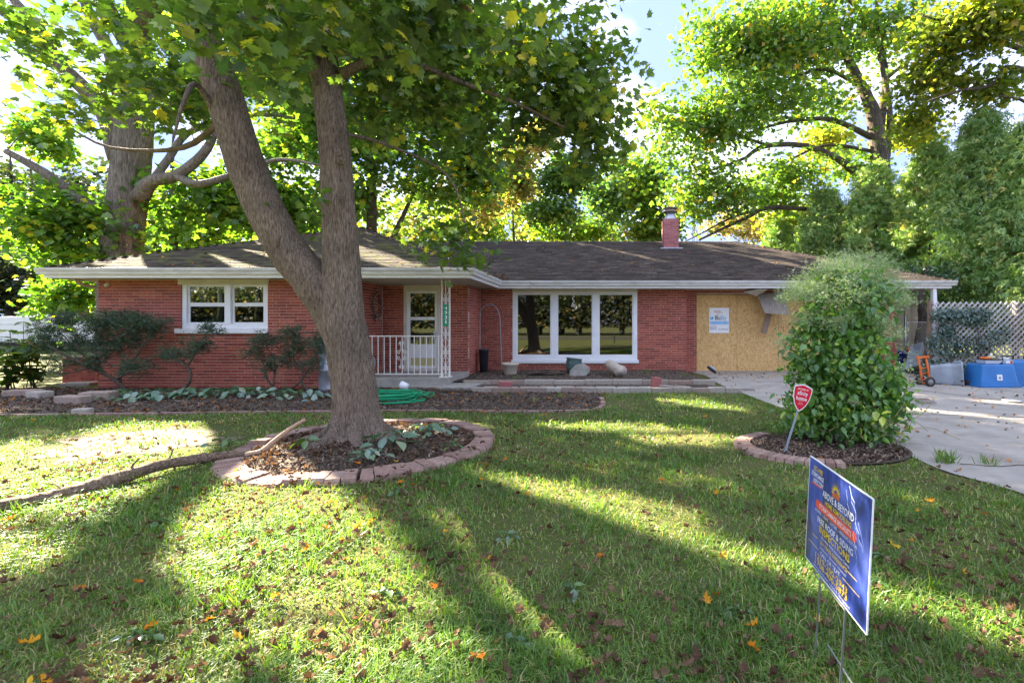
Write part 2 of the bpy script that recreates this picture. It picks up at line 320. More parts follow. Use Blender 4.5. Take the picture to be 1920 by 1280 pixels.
sheet('mulch_bed', BED_L, .008, M['soil']); sheet('flower_bed', BED_R, .03, M['soil']); sheet('raised_bed', [(-3.3, 11.42), (2.5, 11.42), (2.5, 14.2), (-3.3, 14.2)], .10, M['soil'])
SAND = sm([gp(*q)[:2] for q in ((10, 862), (110, 822), (250, 800), (420, 800), (470, 822), (380, 842), (200, 862), (90, 872), (10, 862))], 30)[:-1]
_c = np.mean(SAND, 0); sheet('bare_patch', [tuple(_c + (np.array(q) - _c)*(.80 + .16*math.sin(k*2.3) + .08*math.sin(k*5.1))) for k, q in enumerate(SAND)], .004, M['sand'])
RC, RR = np.array((-2.66, 5.83)), 1.42
a = np.linspace(0, 2*np.pi, 40, endpoint=False)
b = MB(); rr = np.linspace(.05, 1.27, 12); v = np.array([(RC[0] + r*math.cos(t), RC[1] + r*math.sin(t), .015 + .09*(1 - (r/1.27)**2)) for r in rr for t in a])
i = np.arange(11)[:, None]*40; j = np.arange(40)[None]; k = (j+1) % 40
b.add(v, np.stack((i+j, i+k, i+40+k, i+40+j), -1).reshape(-1, 4), (np.arange(40))[None]); tag(b.build('tree_bed', M['soil'], smooth=True), kind='structure')
BC = np.array((2.62, 5.72))
def in_ring(x, y): return ((x - RC[0])**2 + (y - RC[1])**2) < 1.44**2
def in_bush(x, y): return ((x - BC[0]) / .98)**2 + ((y - BC[1]) / .74)**2 < 1
b = MB(); b.add([(BC[0] + .93*math.cos(t), BC[1] + .70*math.sin(t), .02) for t in a], np.arange(40)[None]); tag(b.build('shrub_bed', M['soil']), kind='structure')
def lawn_ok(x, y): return ~(inpoly(x, y, DRIVE) | inpoly(x, y, BED_L) | inpoly(x, y, BED_R) | in_ring(x, y) | in_bush(x, y)) & ((y < 11) | (x < -11.5) | (x > 9.3))
# ------------------------------------------------------------------ house
HOUSE = thing('brick_house', 'long single storey red brick house with brown shingle roof and boarded garage', 'house', (-3, 14, 0))
COURSE, BL, BH, JT = .0667, .30, .0525, .012
cands = []; walls = []
def wall(p0, p1, z0=0., z1=2.42, openings=(), start=.0, big=False, label=None, end=0):
    p0, p1 = np.array((*p0, 0.)), np.array((*p1, 0.)); t = p1 - p0; L = np.linalg.norm(t); t /= L; n = np.array((t[1], -t[0], 0.))
    F = np.array((t, -n, (0, 0, 1))).T                       # local: u along, v inwards, w up
    m = MB(); mu0, mu1 = (.012 if start else 0), (L - .012 if end else L); us = sorted({mu0, mu1, *[o[0] for o in openings], *[o[1] for o in openings]})
    for u0, u1 in zip(us[:-1], us[1:]):
        z = z0
        for o in sorted([o for o in openings if o[0] < u1 - 1e-6 and o[1] > u0 + 1e-6], key=lambda o: o[2]):
            if o[2] > z: m.box(u0, u1, .005, .2, z, o[2], M=F, off=p0)
            z = o[3]
        if z < z1: m.box(u0, u1, .005, .2, z, z1, M=F, off=p0)
    w = m.build('wall', M['mortar'], HOUSE)
    if label: w['label'] = label
    s = MB(); nrow = int((z1 - z0) / COURSE)
    for r in range(nrow):
        z = z0 + r*COURSE + .004; u = start - (.155 if r % 2 else 0) - (.07 if r % 5 == 3 else 0)
        spans = [(start, L - end)]
        for o in openings:
            if o[2] < z + BH and o[3] > z:
                spans = [q for a0, a1 in spans for q in ((a0, min(a1, o[0])), (max(a0, o[1]), a1)) if q[1] - q[0] > .03]
        while u < L:
            for a0, a1 in spans:
                x0, x1 = max(u, a0), min(u + BL, a1)
                if x1 - x0 > .03:
                    pr = float(np.clip(R.normal(0, .0015), -.003, .003))
                    if big and x1 - x0 > BL - .001: cands.append((w, p0 + t*(x0) + n*pr, z, F))
                    else: s.box(x0, x1, -pr, .05, z, z + BH, R.random(), F, p0)
            u += BL + JT
    if s.v: tag(s.build('brickwork', M['brick'], w), kind='stuff')
    return w
WY, PY, LY, GY = 11.1, 12.7, 14.25, 14.6
WINL = (at(340, 0, WY)[0], at(502, 0, WY)[0], at(0, 622, WY)[2], 2.42)
XL, XP = -11.14, -5.45
wall((XL, WY), (XP, WY), openings=[(WINL[0]-XL, WINL[1]-XL, 1.22, 2.5)], big=True)
wall((XP, WY), (XP, PY), start=.06, end=.06)
DX0, DX1 = at(757, 0, PY)[0], at(826, 0, PY)[0]
XS = -3.30
wall((XP, PY), (XS, PY), z0=.0, openings=[(DX0-XP, DX1-XP, .2, 2.36)])
wall((XS, PY), (XS, LY), start=.06, end=.06)
XR = at(1287, 0, LY)[0]; WX0, WX1 = at(961, 0, LY)[0], at(1195, 0, LY)[0]; WZ0, WZ1 = at(0, 679, LY)[2], 2.42
wall((XS, LY), (XR, LY), openings=[(WX0-XS, WX1-XS, WZ0, 2.5)])
wall((XR, LY), (XR, GY), start=.06)
GX0, GX1, XE = at(1306, 0, GY)[0], 7.75, at(1681, 0, GY)[0]
wall((XR, GY), (XE, GY), openings=[(GX0-XR, GX1-XR, 0, 2.29)])
wall((XE, GY), (XE, 21.9), start=.06); wall((XE, 21.9), (XL, 21.9)); wall((XL, 21.9), (XL, WY), end=.06)
bm_ = []
for k in range(10):
    q = MB(); q.box(0, BL, 0, .05, 0, BH, rnd=(k + .5) / 10); me = q.mesh('brick'); me.materials.append(M['brick']); bm_.append(me)
cands.sort(key=lambda c: abs(c[1][0] + 9.9) + abs(c[2] - 1.75) * .6)
rest = MB()
for i, (w, p, z, F) in enumerate(cands):
    if i < 300: place('brick', bm_[i % 10] if i % 3 else bm_[int(R.integers(10))], w, (p[0], p[1], z))
    else: rest.box(0, BL, 0, .05, z, z + BH, R.random(), F, p)
tag(rest.build('brickwork', M['brick'], cands[0][0]), kind='stuff')
m = MB(); m.box(XL + .25, XP - .25, WY + .25, 14.9, .02, .05); m.box(XL + .25, XE - .25, 14.9, 21.6, .02, .05); m.build('floor', M['dark'], HOUSE)
m = MB(); m.box(XL + .25, XE - .25, 17.5, 17.6, .06, 2.4); m.box(-7.3, -7.2, 11.4, 17.4, .06, 2.4); m.box(XP + .3, XP + .4, 12.95, 17.4, .06, 2.4); m.build('interior_wall', M['dark'], HOUSE)
# foundation strip of painted render along the foot of the porch wall
# roof
SLOPE, EZ = .40, 2.61
EL, EY, ER, MY, XRE, BY = -11.69, 10.5, -2.67, 13.7, 9.82, 22.58
RY = (MY + BY) / 2; RZ = EZ + SLOPE * (RY - MY); PKX = (EL + ER) / 2; PKY = EY + (ER - EL) / 2; WS = .378; PKZ = EZ + WS * (PKY - EY); VY = MY + (PKZ - EZ) / SLOPE
RXE = 5.15
V3 = lambda *a: np.array(a, float)
FRONT = [V3(ER, MY, EZ), V3(XRE, MY, EZ), V3(RXE, RY, RZ), V3(PKX - .6, RY, RZ), V3(PKX, VY, PKZ)]
faces = {'front': FRONT, 'rhip': [V3(XRE, MY, EZ), V3(XRE, BY, EZ), V3(RXE, RY, RZ)], 'back': [V3(XRE, BY, EZ), V3(EL, BY, EZ), V3(PKX - .6, RY, RZ), V3(RXE, RY, RZ)],
         'wfront': [V3(EL, EY, EZ), V3(ER, EY, EZ), V3(PKX, PKY, PKZ)], 'wright': [V3(ER, EY, EZ), V3(ER, MY, EZ), V3(PKX, VY, PKZ), V3(PKX, PKY, PKZ)],
         'wleft': [V3(EL, BY, EZ), V3(EL, EY, EZ), V3(PKX, PKY, PKZ), V3(PKX, VY, PKZ), V3(PKX - .6, RY, RZ)]}
dk = MB()
for f in faces.values(): dk.add(np.array(f) - (0, 0, .012), np.arange(len(f))[None], rnd=.35)
deck = dk.build('roof', M['shingle'], HOUSE)
shing = MB(); mossy = MB(); ind = []
for nm, f in faces.items():
    if nm == 'back': continue
    e = f[1] - f[0]; L = np.linalg.norm(e); e /= L; nrm = np.cross(e, f[2] - f[1]); nrm /= np.linalg.norm(nrm); up = np.cross(nrm, e)
    poly = [((q - f[0]) @ e, (q - f[0]) @ up) for q in f]; H = max(q[1] for q in poly)
    ex = .14; rows = int(H / ex) + 1
    for r in range(rows):
        s0, s1 = r*ex - .012, r*ex + ex*1.25
        # span of the face at this height
        xs = []
        for (x0, y0), (x1, y1) in zip(poly, poly[1:] + poly[:1]):
            for yy in (r*ex + .02,):
                if (y0 - yy) * (y1 - yy) < 0: xs.append(x0 + (x1 - x0) * (yy - y0) / (y1 - y0))
        if len(xs) < 2: continue
        a0, a1 = min(xs), max(xs); u = a0 - R.random() * .3
        while u < a1:
            w_ = .31 + R.normal(0, .012); x0, x1 = max(u, a0), min(u + w_ - .006, a1)
            if x1 - x0 > .03:
                j = R.normal(0, .005); h = .011 + abs(R.normal(0, .003)); lo = s0 + j
                P8 = [f[0] + e*x + up*y + nrm*z for x in (x0, x1) for y, z in ((lo, .003), (lo, h + .003), (s1, .001), (s1, .004))]
                if nm == 'wfront' and len(ind) < 300 and r < 14 and x0 > .3: ind.append((P8, R.random()))
                else: (mossy if nm in ('wfront', 'wleft') else shing).add(P8, [(0, 4, 5, 1), (1, 5, 7, 3), (0, 1, 3, 2), (4, 6, 7, 5)], rnd=np.clip(R.normal(.45, .22), 0, 1))
            u += w_
def ridge(a, b):
    a, b = V3(*a), V3(*b); d = b - a; L = np.linalg.norm(d); d /= L; side = np.cross(d, (0, 0, 1)); side /= np.linalg.norm(side); up = np.cross(side, d)
    for k in range(int(L / .2)):
        c = a + d * k * .2; r_ = np.clip(R.normal(.45, .2), 0, 1)
        P = [c - side*.14 - up*.03, c + up*.035, c + side*.14 - up*.03]; Q = [q + d*.26 - up*.012 for q in P]
        shing.add(P + Q + [p - up*.02 for p in P], [(0, 1, 4, 3), (1, 2, 5, 4), (6, 7, 1, 0), (7, 8, 2, 1)], rnd=r_)
ridge((PKX - .6, RY, RZ), (RXE, RY, RZ)); ridge((XRE, MY, EZ), (RXE, RY, RZ)); ridge((EL, EY, EZ), (PKX, PKY, PKZ)); ridge((ER, EY, EZ), (PKX, PKY, PKZ)); ridge((PKX, PKY, PKZ), (PKX, VY, PKZ))
tag(shing.build('shingle_courses', M['shingle'], deck), kind='stuff'); tag(mossy.build('shingle_courses', M['mossy'], deck), kind='stuff')
for P8, r_ in ind:
    q = MB(); o = np.array(P8[0]); q.add(np.array(P8) - o, [(0, 4, 5, 1), (1, 5, 7, 3), (0, 1, 3, 2), (4, 6, 7, 5)], rnd=r_)
    me = q.mesh('shingle'); me.materials.append(M['mossy']); place('shingle', me, deck, o)
# soffit, fascia, gutters
SZ = 2.425
m = MB(); yb = PY + .1
def soff(x0, x1, y0, y1, along='x', w=.115):
    n = max(1, int(round(((y1 - y0) if along == 'x' else (x1 - x0)) / w)))
    for k in range(n):
        if along == 'x': m.box(x0, x1, y0 + (y1-y0)*k/n + .003, y0 + (y1-y0)*(k+1)/n - .003, SZ, SZ + .012)
        else: m.box(x0 + (x1-x0)*k/n + .003, x0 + (x1-x0)*(k+1)/n - .003, y0, y1, SZ, SZ + .012)
soff(EL + .02, ER - .02, EY + .02, WY - .005); soff(XP + .005, ER - .02, WY + .002, PY - .005); soff(XS + .005, ER - .02, PY, LY - .03); soff(EL + .02, XL - .005, WY, 22)
soff(ER, XR, MY + .02, LY - .005); soff(XR + .003, 4.35, MY + .02, GY - .005); soff(7.2, XRE - .02, MY + .02, GY - .005); soff(XE + .21, XRE - .02, GY, 22)
tag(m.build('soffit', M['soffit'], HOUSE), kind='stuff')
m = MB()
m.box(EL, ER, EY, EY + .022, 2.40, 2.585); m.box(ER - .022, ER, EY + .023, MY - .001, 2.40, 2.585); m.box(ER - .022, XRE, MY, MY + .022, 2.40, 2.585); m.box(EL, EL + .022, EY + .023, BY, 2.40, 2.585); m.box(XRE - .022, XRE, MY + .023, BY, 2.40, 2.585)
m.build('fascia', M['white'], HOUSE)
def gutter(a, b, n):
    a, b, n = V3(*a), V3(*b), V3(*n); prof = [(.002, 2.48), (.065, 2.475), (.075, 2.52), (.10, 2.56), (.105, 2.605), (.092, 2.607), (.090, 2.57), (.06, 2.50), (.004, 2.495)]
    g = MB(); P = [np.array((a[0], a[1], z)) + n*d for d, z in prof]; Q = [np.array((b[0], b[1], z)) + n*d for d, z in prof]
    i = np.arange(9); j = (i + 1) % 9; g.add(P + Q, np.stack((i, j, j + 9, i + 9), -1)); g.f += [i[None], i[::-1][None] + 9]
    return g.build('gutter', M['gutter'], HOUSE)
gutter((EL - .105, EY, 0), (ER + .105, EY, 0), (0, -1, 0)); gutter((ER, EY - .003, 0), (ER, MY - .11, 0), (1, 0, 0)); gutter((ER + .004, MY, 0), (XRE + .1, MY, 0), (0, -1, 0)); gutter((EL, 21, 0), (EL, EY + .002, 0), (-1, 0, 0)); gutter((XRE, MY + .003, 0), (XRE, 21, 0), (1, 0, 0))
m = MB(); m.tube(smooth_path([at(140, 522, 11.0), at(152, 532, 11.25), at(184, 541, 11.55), V3(XL - .06, 11.6, 2.0), V3(XL - .06, 11.6, .1)], 24), .04, 8); m.build('downspout', M['gutter'], HOUSE, True)
m = MB(); c = at(197, 536, WY - .06); m.lathe([(0, 0), (.035, .01), (.05, .10), (0, .1)], 12, c, np.array(((1, 0, 0), (0, .5, .87), (0, -.87, .5)))); m.tube([c + (-.02, .05, .02), c], .02, 8); m.build('floodlight', M['white'], HOUSE, True)
# left window
def rect_frame(b, x0, x1, z0, z1, w, y0, y1):
    b.box(x0, x1, y0, y1, z1 - w, z1); b.box(x0, x1, y0, y1, z0, z0 + w); b.box(x0, x0 + w, y0, y1, z0 + w + .0005, z1 - w - .0005); b.box(x1 - w, x1, y0, y1, z0 + w + .0005, z1 - w - .0005)
x0, x1 = WINL[0], WINL[1]; z0, z1 = 1.32, 2.40
b = MB(); rect_frame(b, x0, x1, z0, z1, .10, WY + .02, WY + .12); xm = at(427, 0, WY)[0]; b.box(xm - .075, xm + .06, WY + .0, WY + .12, z0 + .101, z1 - .101)
win = b.build('window', M['vinyl'], HOUSE, bevel=.004); win['label'] = 'white double hung window pair in the bedroom wall'
b = MB(); b.box(x0 - .12, x1 + .02, WY - .05, WY + .08, 1.215, 1.318); b.build('sill', M['vinyl'], win, bevel=.005)
b = MB(); b.box(x0 - .06, x1 + .03, WY - .03, WY + .018, 2.30, 2.424); b.build('head_trim', M['cream'], win, bevel=.004)
for k, (a0, a1) in enumerate(((x0 + .102, xm - .077), (xm + .062, x1 - .102))):
    zm = 1.86
    b = MB(); rect_frame(b, a0, a1, zm, z1 - .101, .04, WY + .06, WY + .10); b.build('sash', M['vinyl'], win)
    b = MB(); b.box(a0 + .041, a1 - .041, WY + .075, WY + .08, zm + .041, z1 - .142); b.build('pane', M['glass_sash'], win)
    b = MB(); rect_frame(b, a0, a1, z0 + .101, zm - .002, .04, WY + .07, WY + .11); b.build('sash', M['vinyl'], win)
    b = MB(); b.box(a0 + .041, a1 - .041, WY + .085, WY + .09, z0 + .142, zm - .043); b.build('pane', M['screen'], win)
    if k == 0:
        b = MB(); b.box(a0 + .05, a1 - .045, WY + .13, WY + .15, 1.62, 1.645); b.box(a0 + .35, a0 + .375, WY + .131, WY + .149, z0 + .14, 1.619); b.build('muntin', M['vinyl'], win)
    b = MB()
    for q in range(12): b.box(a0 - .05 + q*.022, a0 - .03 + q*.022, WY + .3 + .02*(q % 2), WY + .32 + .02*(q % 2), 1.3, 2.4)
    b.build('curtain', M['curtain'], win)
# living room window
b = MB(); z0, z1 = WZ0 + .07, 2.40
bx = [WX0] + [at(q, 0, LY)[0] for q in (1039, 1117)] + [WX1]
rect_frame(b, WX0, WX1, z0, z1, .115, LY + .0, LY + .12)
for q in bx[1:3]: b.box(q - .085, q + .085, LY + .005, LY + .12, z0 + .116, z1 - .116)
win = b.build('window', M['vinyl'], HOUSE, bevel=.005); win['label'] = 'wide picture window of three tall dark panes'
b = MB(); b.box(WX0 - .03, WX1 + .04, LY - .05, LY + .1, WZ0 - .02, z0 - .002); b.build('sill', M['vinyl'], win, bevel=.005)
b = MB(); b.box(WX0 + .0, WX1, LY - .02, LY - .002, 2.34, 2.424); b.build('head_trim', M['cream'], win)
for k in range(3):
    a0 = bx[k] + (.116 if k == 0 else .086); a1 = bx[k + 1] - (.116 if k == 2 else .086)
    b = MB(); rect_frame(b, a0, a1, z0 + .117, z1 - .117, .03, LY + .03, LY + .09); b.build('sash', M['vinyl'], win)
    b = MB(); b.box(a0 + .031, a1 - .031, LY + .05, LY + .058, z0 + .148, z1 - .148); b.build('pane', M['glass'], win)
# front door behind a storm door
b = MB(); dz0, dz1 = .22, 2.345; rect_frame(b, DX0, DX1, dz0 - .02, dz1, .075, PY - .02, PY + .12)
b.box(DX0 - .0, DX1 + .0, PY - .018, PY + .1, dz1 + .001, 2.42)
door = b.build('door_frame', M['cream'], HOUSE, bevel=.004); door['label'] = 'cream frame of the white front storm door'
sx0, sx1 = DX0 + .078, DX1 - .078; X = lambda px: at(px, 0, PY)[0]; Zd = lambda py: at(0, py, PY)[2]
gl0, gl1 = X(769), X(815)
b = MB(); b.box(sx0, gl0, PY + .01, PY + .05, dz0 + .06, dz1 - .08); b.box(gl1, sx1, PY + .01, PY + .05, dz0 + .06, dz1 - .08)
for a_, c_ in ((Zd(550), dz1 - .08), (Zd(600), Zd(594)), (Zd(671), Zd(645)), (dz0 + .06, Zd(686))): b.box(gl0 + .0005, gl1 - .0005, PY + .01, PY + .05, a_, c_)
b.build('storm_door', M['vinyl'], door, bevel=.004)
for a_, c_ in ((Zd(594), Zd(550)), (Zd(645), Zd(600))):
    b = MB(); b.box(gl0 + .001, gl1 - .001, PY + .025, PY + .03, a_, c_); b.build('pane', M['screen'], door)
b = MB(); b.box(gl0 + .001, gl1 - .001, PY + .03, PY + .04, Zd(686), Zd(671)); b.build('kick_panel', pbr('yellow_glass', (.62, .55, .26), (.5, .45, .22), 20, .4), door)
b = MB(); b.box(sx1 - .09, sx1 - .05, PY - .03, PY + .008, 1.02, 1.24); b.tube([V3(sx1 - .07, PY - .02, 1.15), V3(sx1 - .07, PY - .06, 1.15), V3(sx1 - .16, PY - .065, 1.15)], .011, 6); b.build('handle', M['flue'], door)
b = MB(); b.box(DX0 + .08, DX1 - .08, PY + .16, PY + .2, dz0, dz1 - .08); b.build('inner_door', pbr('brown_door', (.10, .06, .04), (.07, .045, .03), 4, .5, stretch=(8, 1, 1)), door)
# porch slab, column and railing
b = MB(); sx = at(838, 0, WY)[0]
b.prism([(XP + .003, WY - .02, 0), (sx, WY - .02, 0), (XS + .08, 12.4, 0), (XS + .05, PY - .003, 0), (XP + .003, PY - .003, 0)], (0, 0, .215)); b.build('porch_slab', M['step'], HOUSE, bevel=.015)
CYc = 11.28; cxl, cxr = at(828.5, 0, CYc)[0], at(843, 0, CYc)[0]; cxm = (cxl + cxr) / 2
b = MB()
for q in (cxl, cxr): b.box(q - .017, q + .017, CYc - .017, CYc + .017, .235, SZ - .002)
b.box(cxm - .008, cxm + .008, CYc - .008, CYc + .008, .24, SZ - .003); b.box(cxl - .05, cxr + .05, CYc - .05, CYc + .05, .2155, .234)
col = b.build('porch_column', M['iron'], HOUSE); col['label'] = 'white wrought iron porch post with scrolls'
def spiral(c, r, a0, turns, sgn=1, n=14):
    t = np.linspace(0, 1, n); a_ = a0 + sgn * turns * 2*np.pi * t; q = r * (1 - .8*t); return np.stack((c[0] + q*np.cos(a_), np.full(n, c[1]), c[2] + q*np.sin(a_)), -1)
def scrolls(b, xm, y, zc, hw, hh, r_=.007):
    for sx_ in (-1, 1):
        for sz in (-1, 1):
            c = V3(xm + sx_*hw*.55, y, zc + sz*hh*.16); s_ = spiral(c, hw*.42, math.pi/2*sz if False else (0 if sx_ < 0 else math.pi), 1.25, sx_*sz*1)
            b.tube(np.vstack((smooth_path([V3(xm + sx_*hw, y, zc + sz*hh), V3(xm + sx_*hw*.35, y, zc + sz*hh*.55), s_[0]], 7)[:-1], s_)), r_, 5)
b = MB()
hw = (cxr - cxl) / 2 - .015
for zc in (1.98, 1.20, .78, .42): scrolls(b, cxm, CYc, zc, hw, .19)
for za, zb in ((2.42, 2.17), (1.79, 1.62), (1.40, 1.55)): 
    for sgn in (-1, 1): b.bar((cxm, CYc, za), (cxm + sgn*hw, CYc, zb), .008)
b.build('scrollwork', M['iron'], col)
b = MB(); RYl = 11.25; zt, zb = at(0, 630, RYl)[2], at(0, 701, RYl)[2]
b.box(XP + .005, cxl - .02, RYl - .016, RYl + .016, zt - .012, zt + .012); b.box(XP + .005, cxl - .02, RYl - .013, RYl + .013, zb - .011, zb + .011)
rail = b.build('railing', M['iron'], HOUSE); rail['label'] = 'white iron railing across the front of the porch'
x = cxl - .07; k = 0
q = MB(); q.box(-.0075, .0075, -.0075, .0075, 0, zt - zb - .024); bme = q.mesh('baluster'); bme.materials.append(M['iron'])
while x > XP + .04: place('baluster', bme, rail, (x, RYl, zb + .0115)); x -= .1365; k += 1
b = MB(); sxm = at(753, 0, RYl)[0]
for sgn in (-1, 1):
    for sz in (-1, 1):
        c = V3(sxm + sgn*.06, RYl, .72 + sz*.075); s_ = spiral(c, .05, -math.pi/2*sz, 1.2, sgn*sz)
        b.tube(s_, .007, 5); c2 = V3(sxm + sgn*.045, RYl, .72 + sz*.27); s2 = spiral(c2, .04, math.pi/2*sz, 1., sgn*sz)
        b.tube(np.vstack((s2[::-1], smooth_path([s2[0], V3(sxm + sgn*.012, RYl, .72 + sz*.17), s_[0]], 6))), .007, 5)
b.build('scrollwork', M['iron'], rail)
# garage: two OSB sheets over the door opening, broken soffit above
xa, xb = GX0 + .01, at(1382.5, 0, GY)[0]
for k, (p, q) in enumerate(((xa, xb - .004), (xb + .004, xb + 1.22), (xb + 1.228, xb + 2.44), (xb + 2.448, GX1 - .01))):
    b = MB(); b.box(p, q, GY + .03 + .003*(k % 2), GY + .045 + .003*(k % 2), .03, 2.275); b.build('board_panel', M['osb'], HOUSE)
b = MB(); b.box(GX0 - .02, GX1, GY - .02, GY + .1, .0, .028); b.build('garage_threshold', M['step'], HOUSE)
b = MB(); b.box(XR + .003, XE - .004, GY + .02, GY + .2, 2.30, 2.42); b.build('garage_header', M['wood'], HOUSE)
b = MB(); P = [at(1420, 553, 14.3), at(1470, 545, 14.2), at(1480, 590, 13.95), at(1434, 587, 14.0)]; b.prism(P, (0, .05, .015)); o = b.build('soffit_board', M['wood_grey'], HOUSE); o['label'] = 'broken grey soffit board hanging down over the garage'
b = MB(); b.bar(at(1442, 588, 14.35), at(1432, 625, 14.35), .16, .04, up=(0, 1, 0)); o = b.build('hanging_plank', M['wood'], HOUSE); o['label'] = 'short splintered plank hanging below the broken soffit'
b = MB(); P = [at(1395, 548, 13.9), at(1425, 541.5, 13.85), at(1440, 543, 13.85), at(1418, 555, 14.3)]; b.prism(P, (0, .02, .012)); b.build('soffit_board', M['soffit'], HOUSE)
b = MB(); p0, p1 = at(1762, 541, 13.8), at(1763, 700, 13.8); b.bar((9.47, 13.8, 0), (9.38, 13.8, 2.42), .12, .1); o = b.build('carport_post', M['vinyl'], HOUSE); o['label'] = 'white square post under the far roof corner'
# chimney
CYm = 17.3; cx0, cx1 = at(1245, 0, CYm)[0], at(1273, 0, CYm)[0]; ztop = at(0, 410, CYm)[2]; zbt = EZ + SLOPE*(CYm - MY) - .1
b = MB(); b.box(cx0 + .008, cx1 - .008, CYm + .008, CYm + .6, zbt, ztop - .001); ch = b.build('chimney', M['mortar'], HOUSE); ch['label'] = 'pink painted brick chimney with a metal flue'
b = MB(); z = zbt; r = 0
while z < ztop - .03:
    for side, Ld in ((0, cx1 - cx0), (1, .6)):
        u = 0; first = .11 if r % 2 else .2
        while u < Ld - .01:
            e_ = min(u + (first if u == 0 else .2), Ld)
            if side == 0: b.box(cx0 + u, cx0 + e_ - .008, CYm, CYm + .03, z, min(z + .06, ztop), R.random())
            elif u > .03 or 1:
                y0_ = CYm + max(u, .032); 
                if CYm + e_ - .008 > y0_: b.box(cx0, cx0 + .03, y0_, CYm + e_ - .008, z, min(z + .06, ztop), R.random())
            u = e_
    z += .068; r += 1
tag(b.build('brickwork', M['chimney'], ch), kind='stuff')
cc = V3((cx0 + cx1)/2, CYm + .3, ztop)
b = MB(); b.lathe([(.25, 0), (.22, .06), (.17, .16), (.17, .26), (.16, .26), (.16, .3)], 20, cc); b.build('flue', M['flue'], ch, True)
b = MB(); b.lathe([(.12, .27), (.26, .28), (.25, .31), (.17, .36), (.17, .39), (.25, .40), (.26, .43), (.1, .48), (0, .48)], 20, cc); b.build('flue_cap', M['rust'], ch, True)
b = MB(); b.box(cx0 - .12, cx1 + .12, CYm - .10, CYm + .0, EZ + SLOPE*(CYm - MY) - .03, EZ + SLOPE*(CYm - MY) + .01); b.build('flashing', M['flue'], ch)
# ------------------------------------------------------------------ leaves (templates: x across, y along, z normal)
def fan(pts): 
    n = len(pts); return np.array([(0, .02, 0)] + pts, float), np.array([(0, i + 1, (i + 1) % n + 1) for i in range(n)])
_o = [(0, 1.05), (.12, .72), (.34, .80), (.30, .52), (.62, .50), (.38, .22), (.42, .0), (.1, .04)]
def lobed(o, fold=.22, curl=.12):
    pts = [(x, y, -abs(x)*fold - curl*y*y) for x, y in o] + [(0, -.02, 0)] + [(-x, y, -abs(x)*fold - curl*y*y) for x, y in o[:0:-1]]
    return fan(pts)
MAPLE = lobed(_o)
MAPLE6 = lobed([(0, 1.0), (.2, .62), (.5, .62), (.3, .2)], .25)
DIAM = (np.array([(0, 0, 0), (.42, .45, -.08), (0, 1, -.1), (-.42, .45, -.08)], float), np.array([(0, 1, 2), (0, 2, 3)]))
OVATE = (np.array([(0, 0, 0), (.3, .28, .05), (.26, .6, .0), (0, 1, -.18), (-.26, .6, .0), (-.3, .28, .05), (0, .45, -.06)], float), np.array([(0, 1, 6), (1, 2, 6), (2, 3, 6), (3, 4, 6), (4, 5, 6), (5, 0, 6)]))
SPRAY = (np.array([(-.06, 0, 0), (.06, 0, 0), (.05, 1, -.15), (0, .2, .02), (.45, .7, -.1), (.3, .78, -.1), (-.45, .65, -.12), (-.3, .75, -.1), (.3, .35, 0), (.2, .42, 0), (-.32, .32, 0), (-.22, .4, 0)], float), np.array([(0, 1, 2), (3, 4, 5), (3, 7, 6), (0, 8, 9), (1, 11, 10)]))
G_, Y_, O_ = (.075, .135, .018), (.42, .33, .03), (.55, .22, .03)
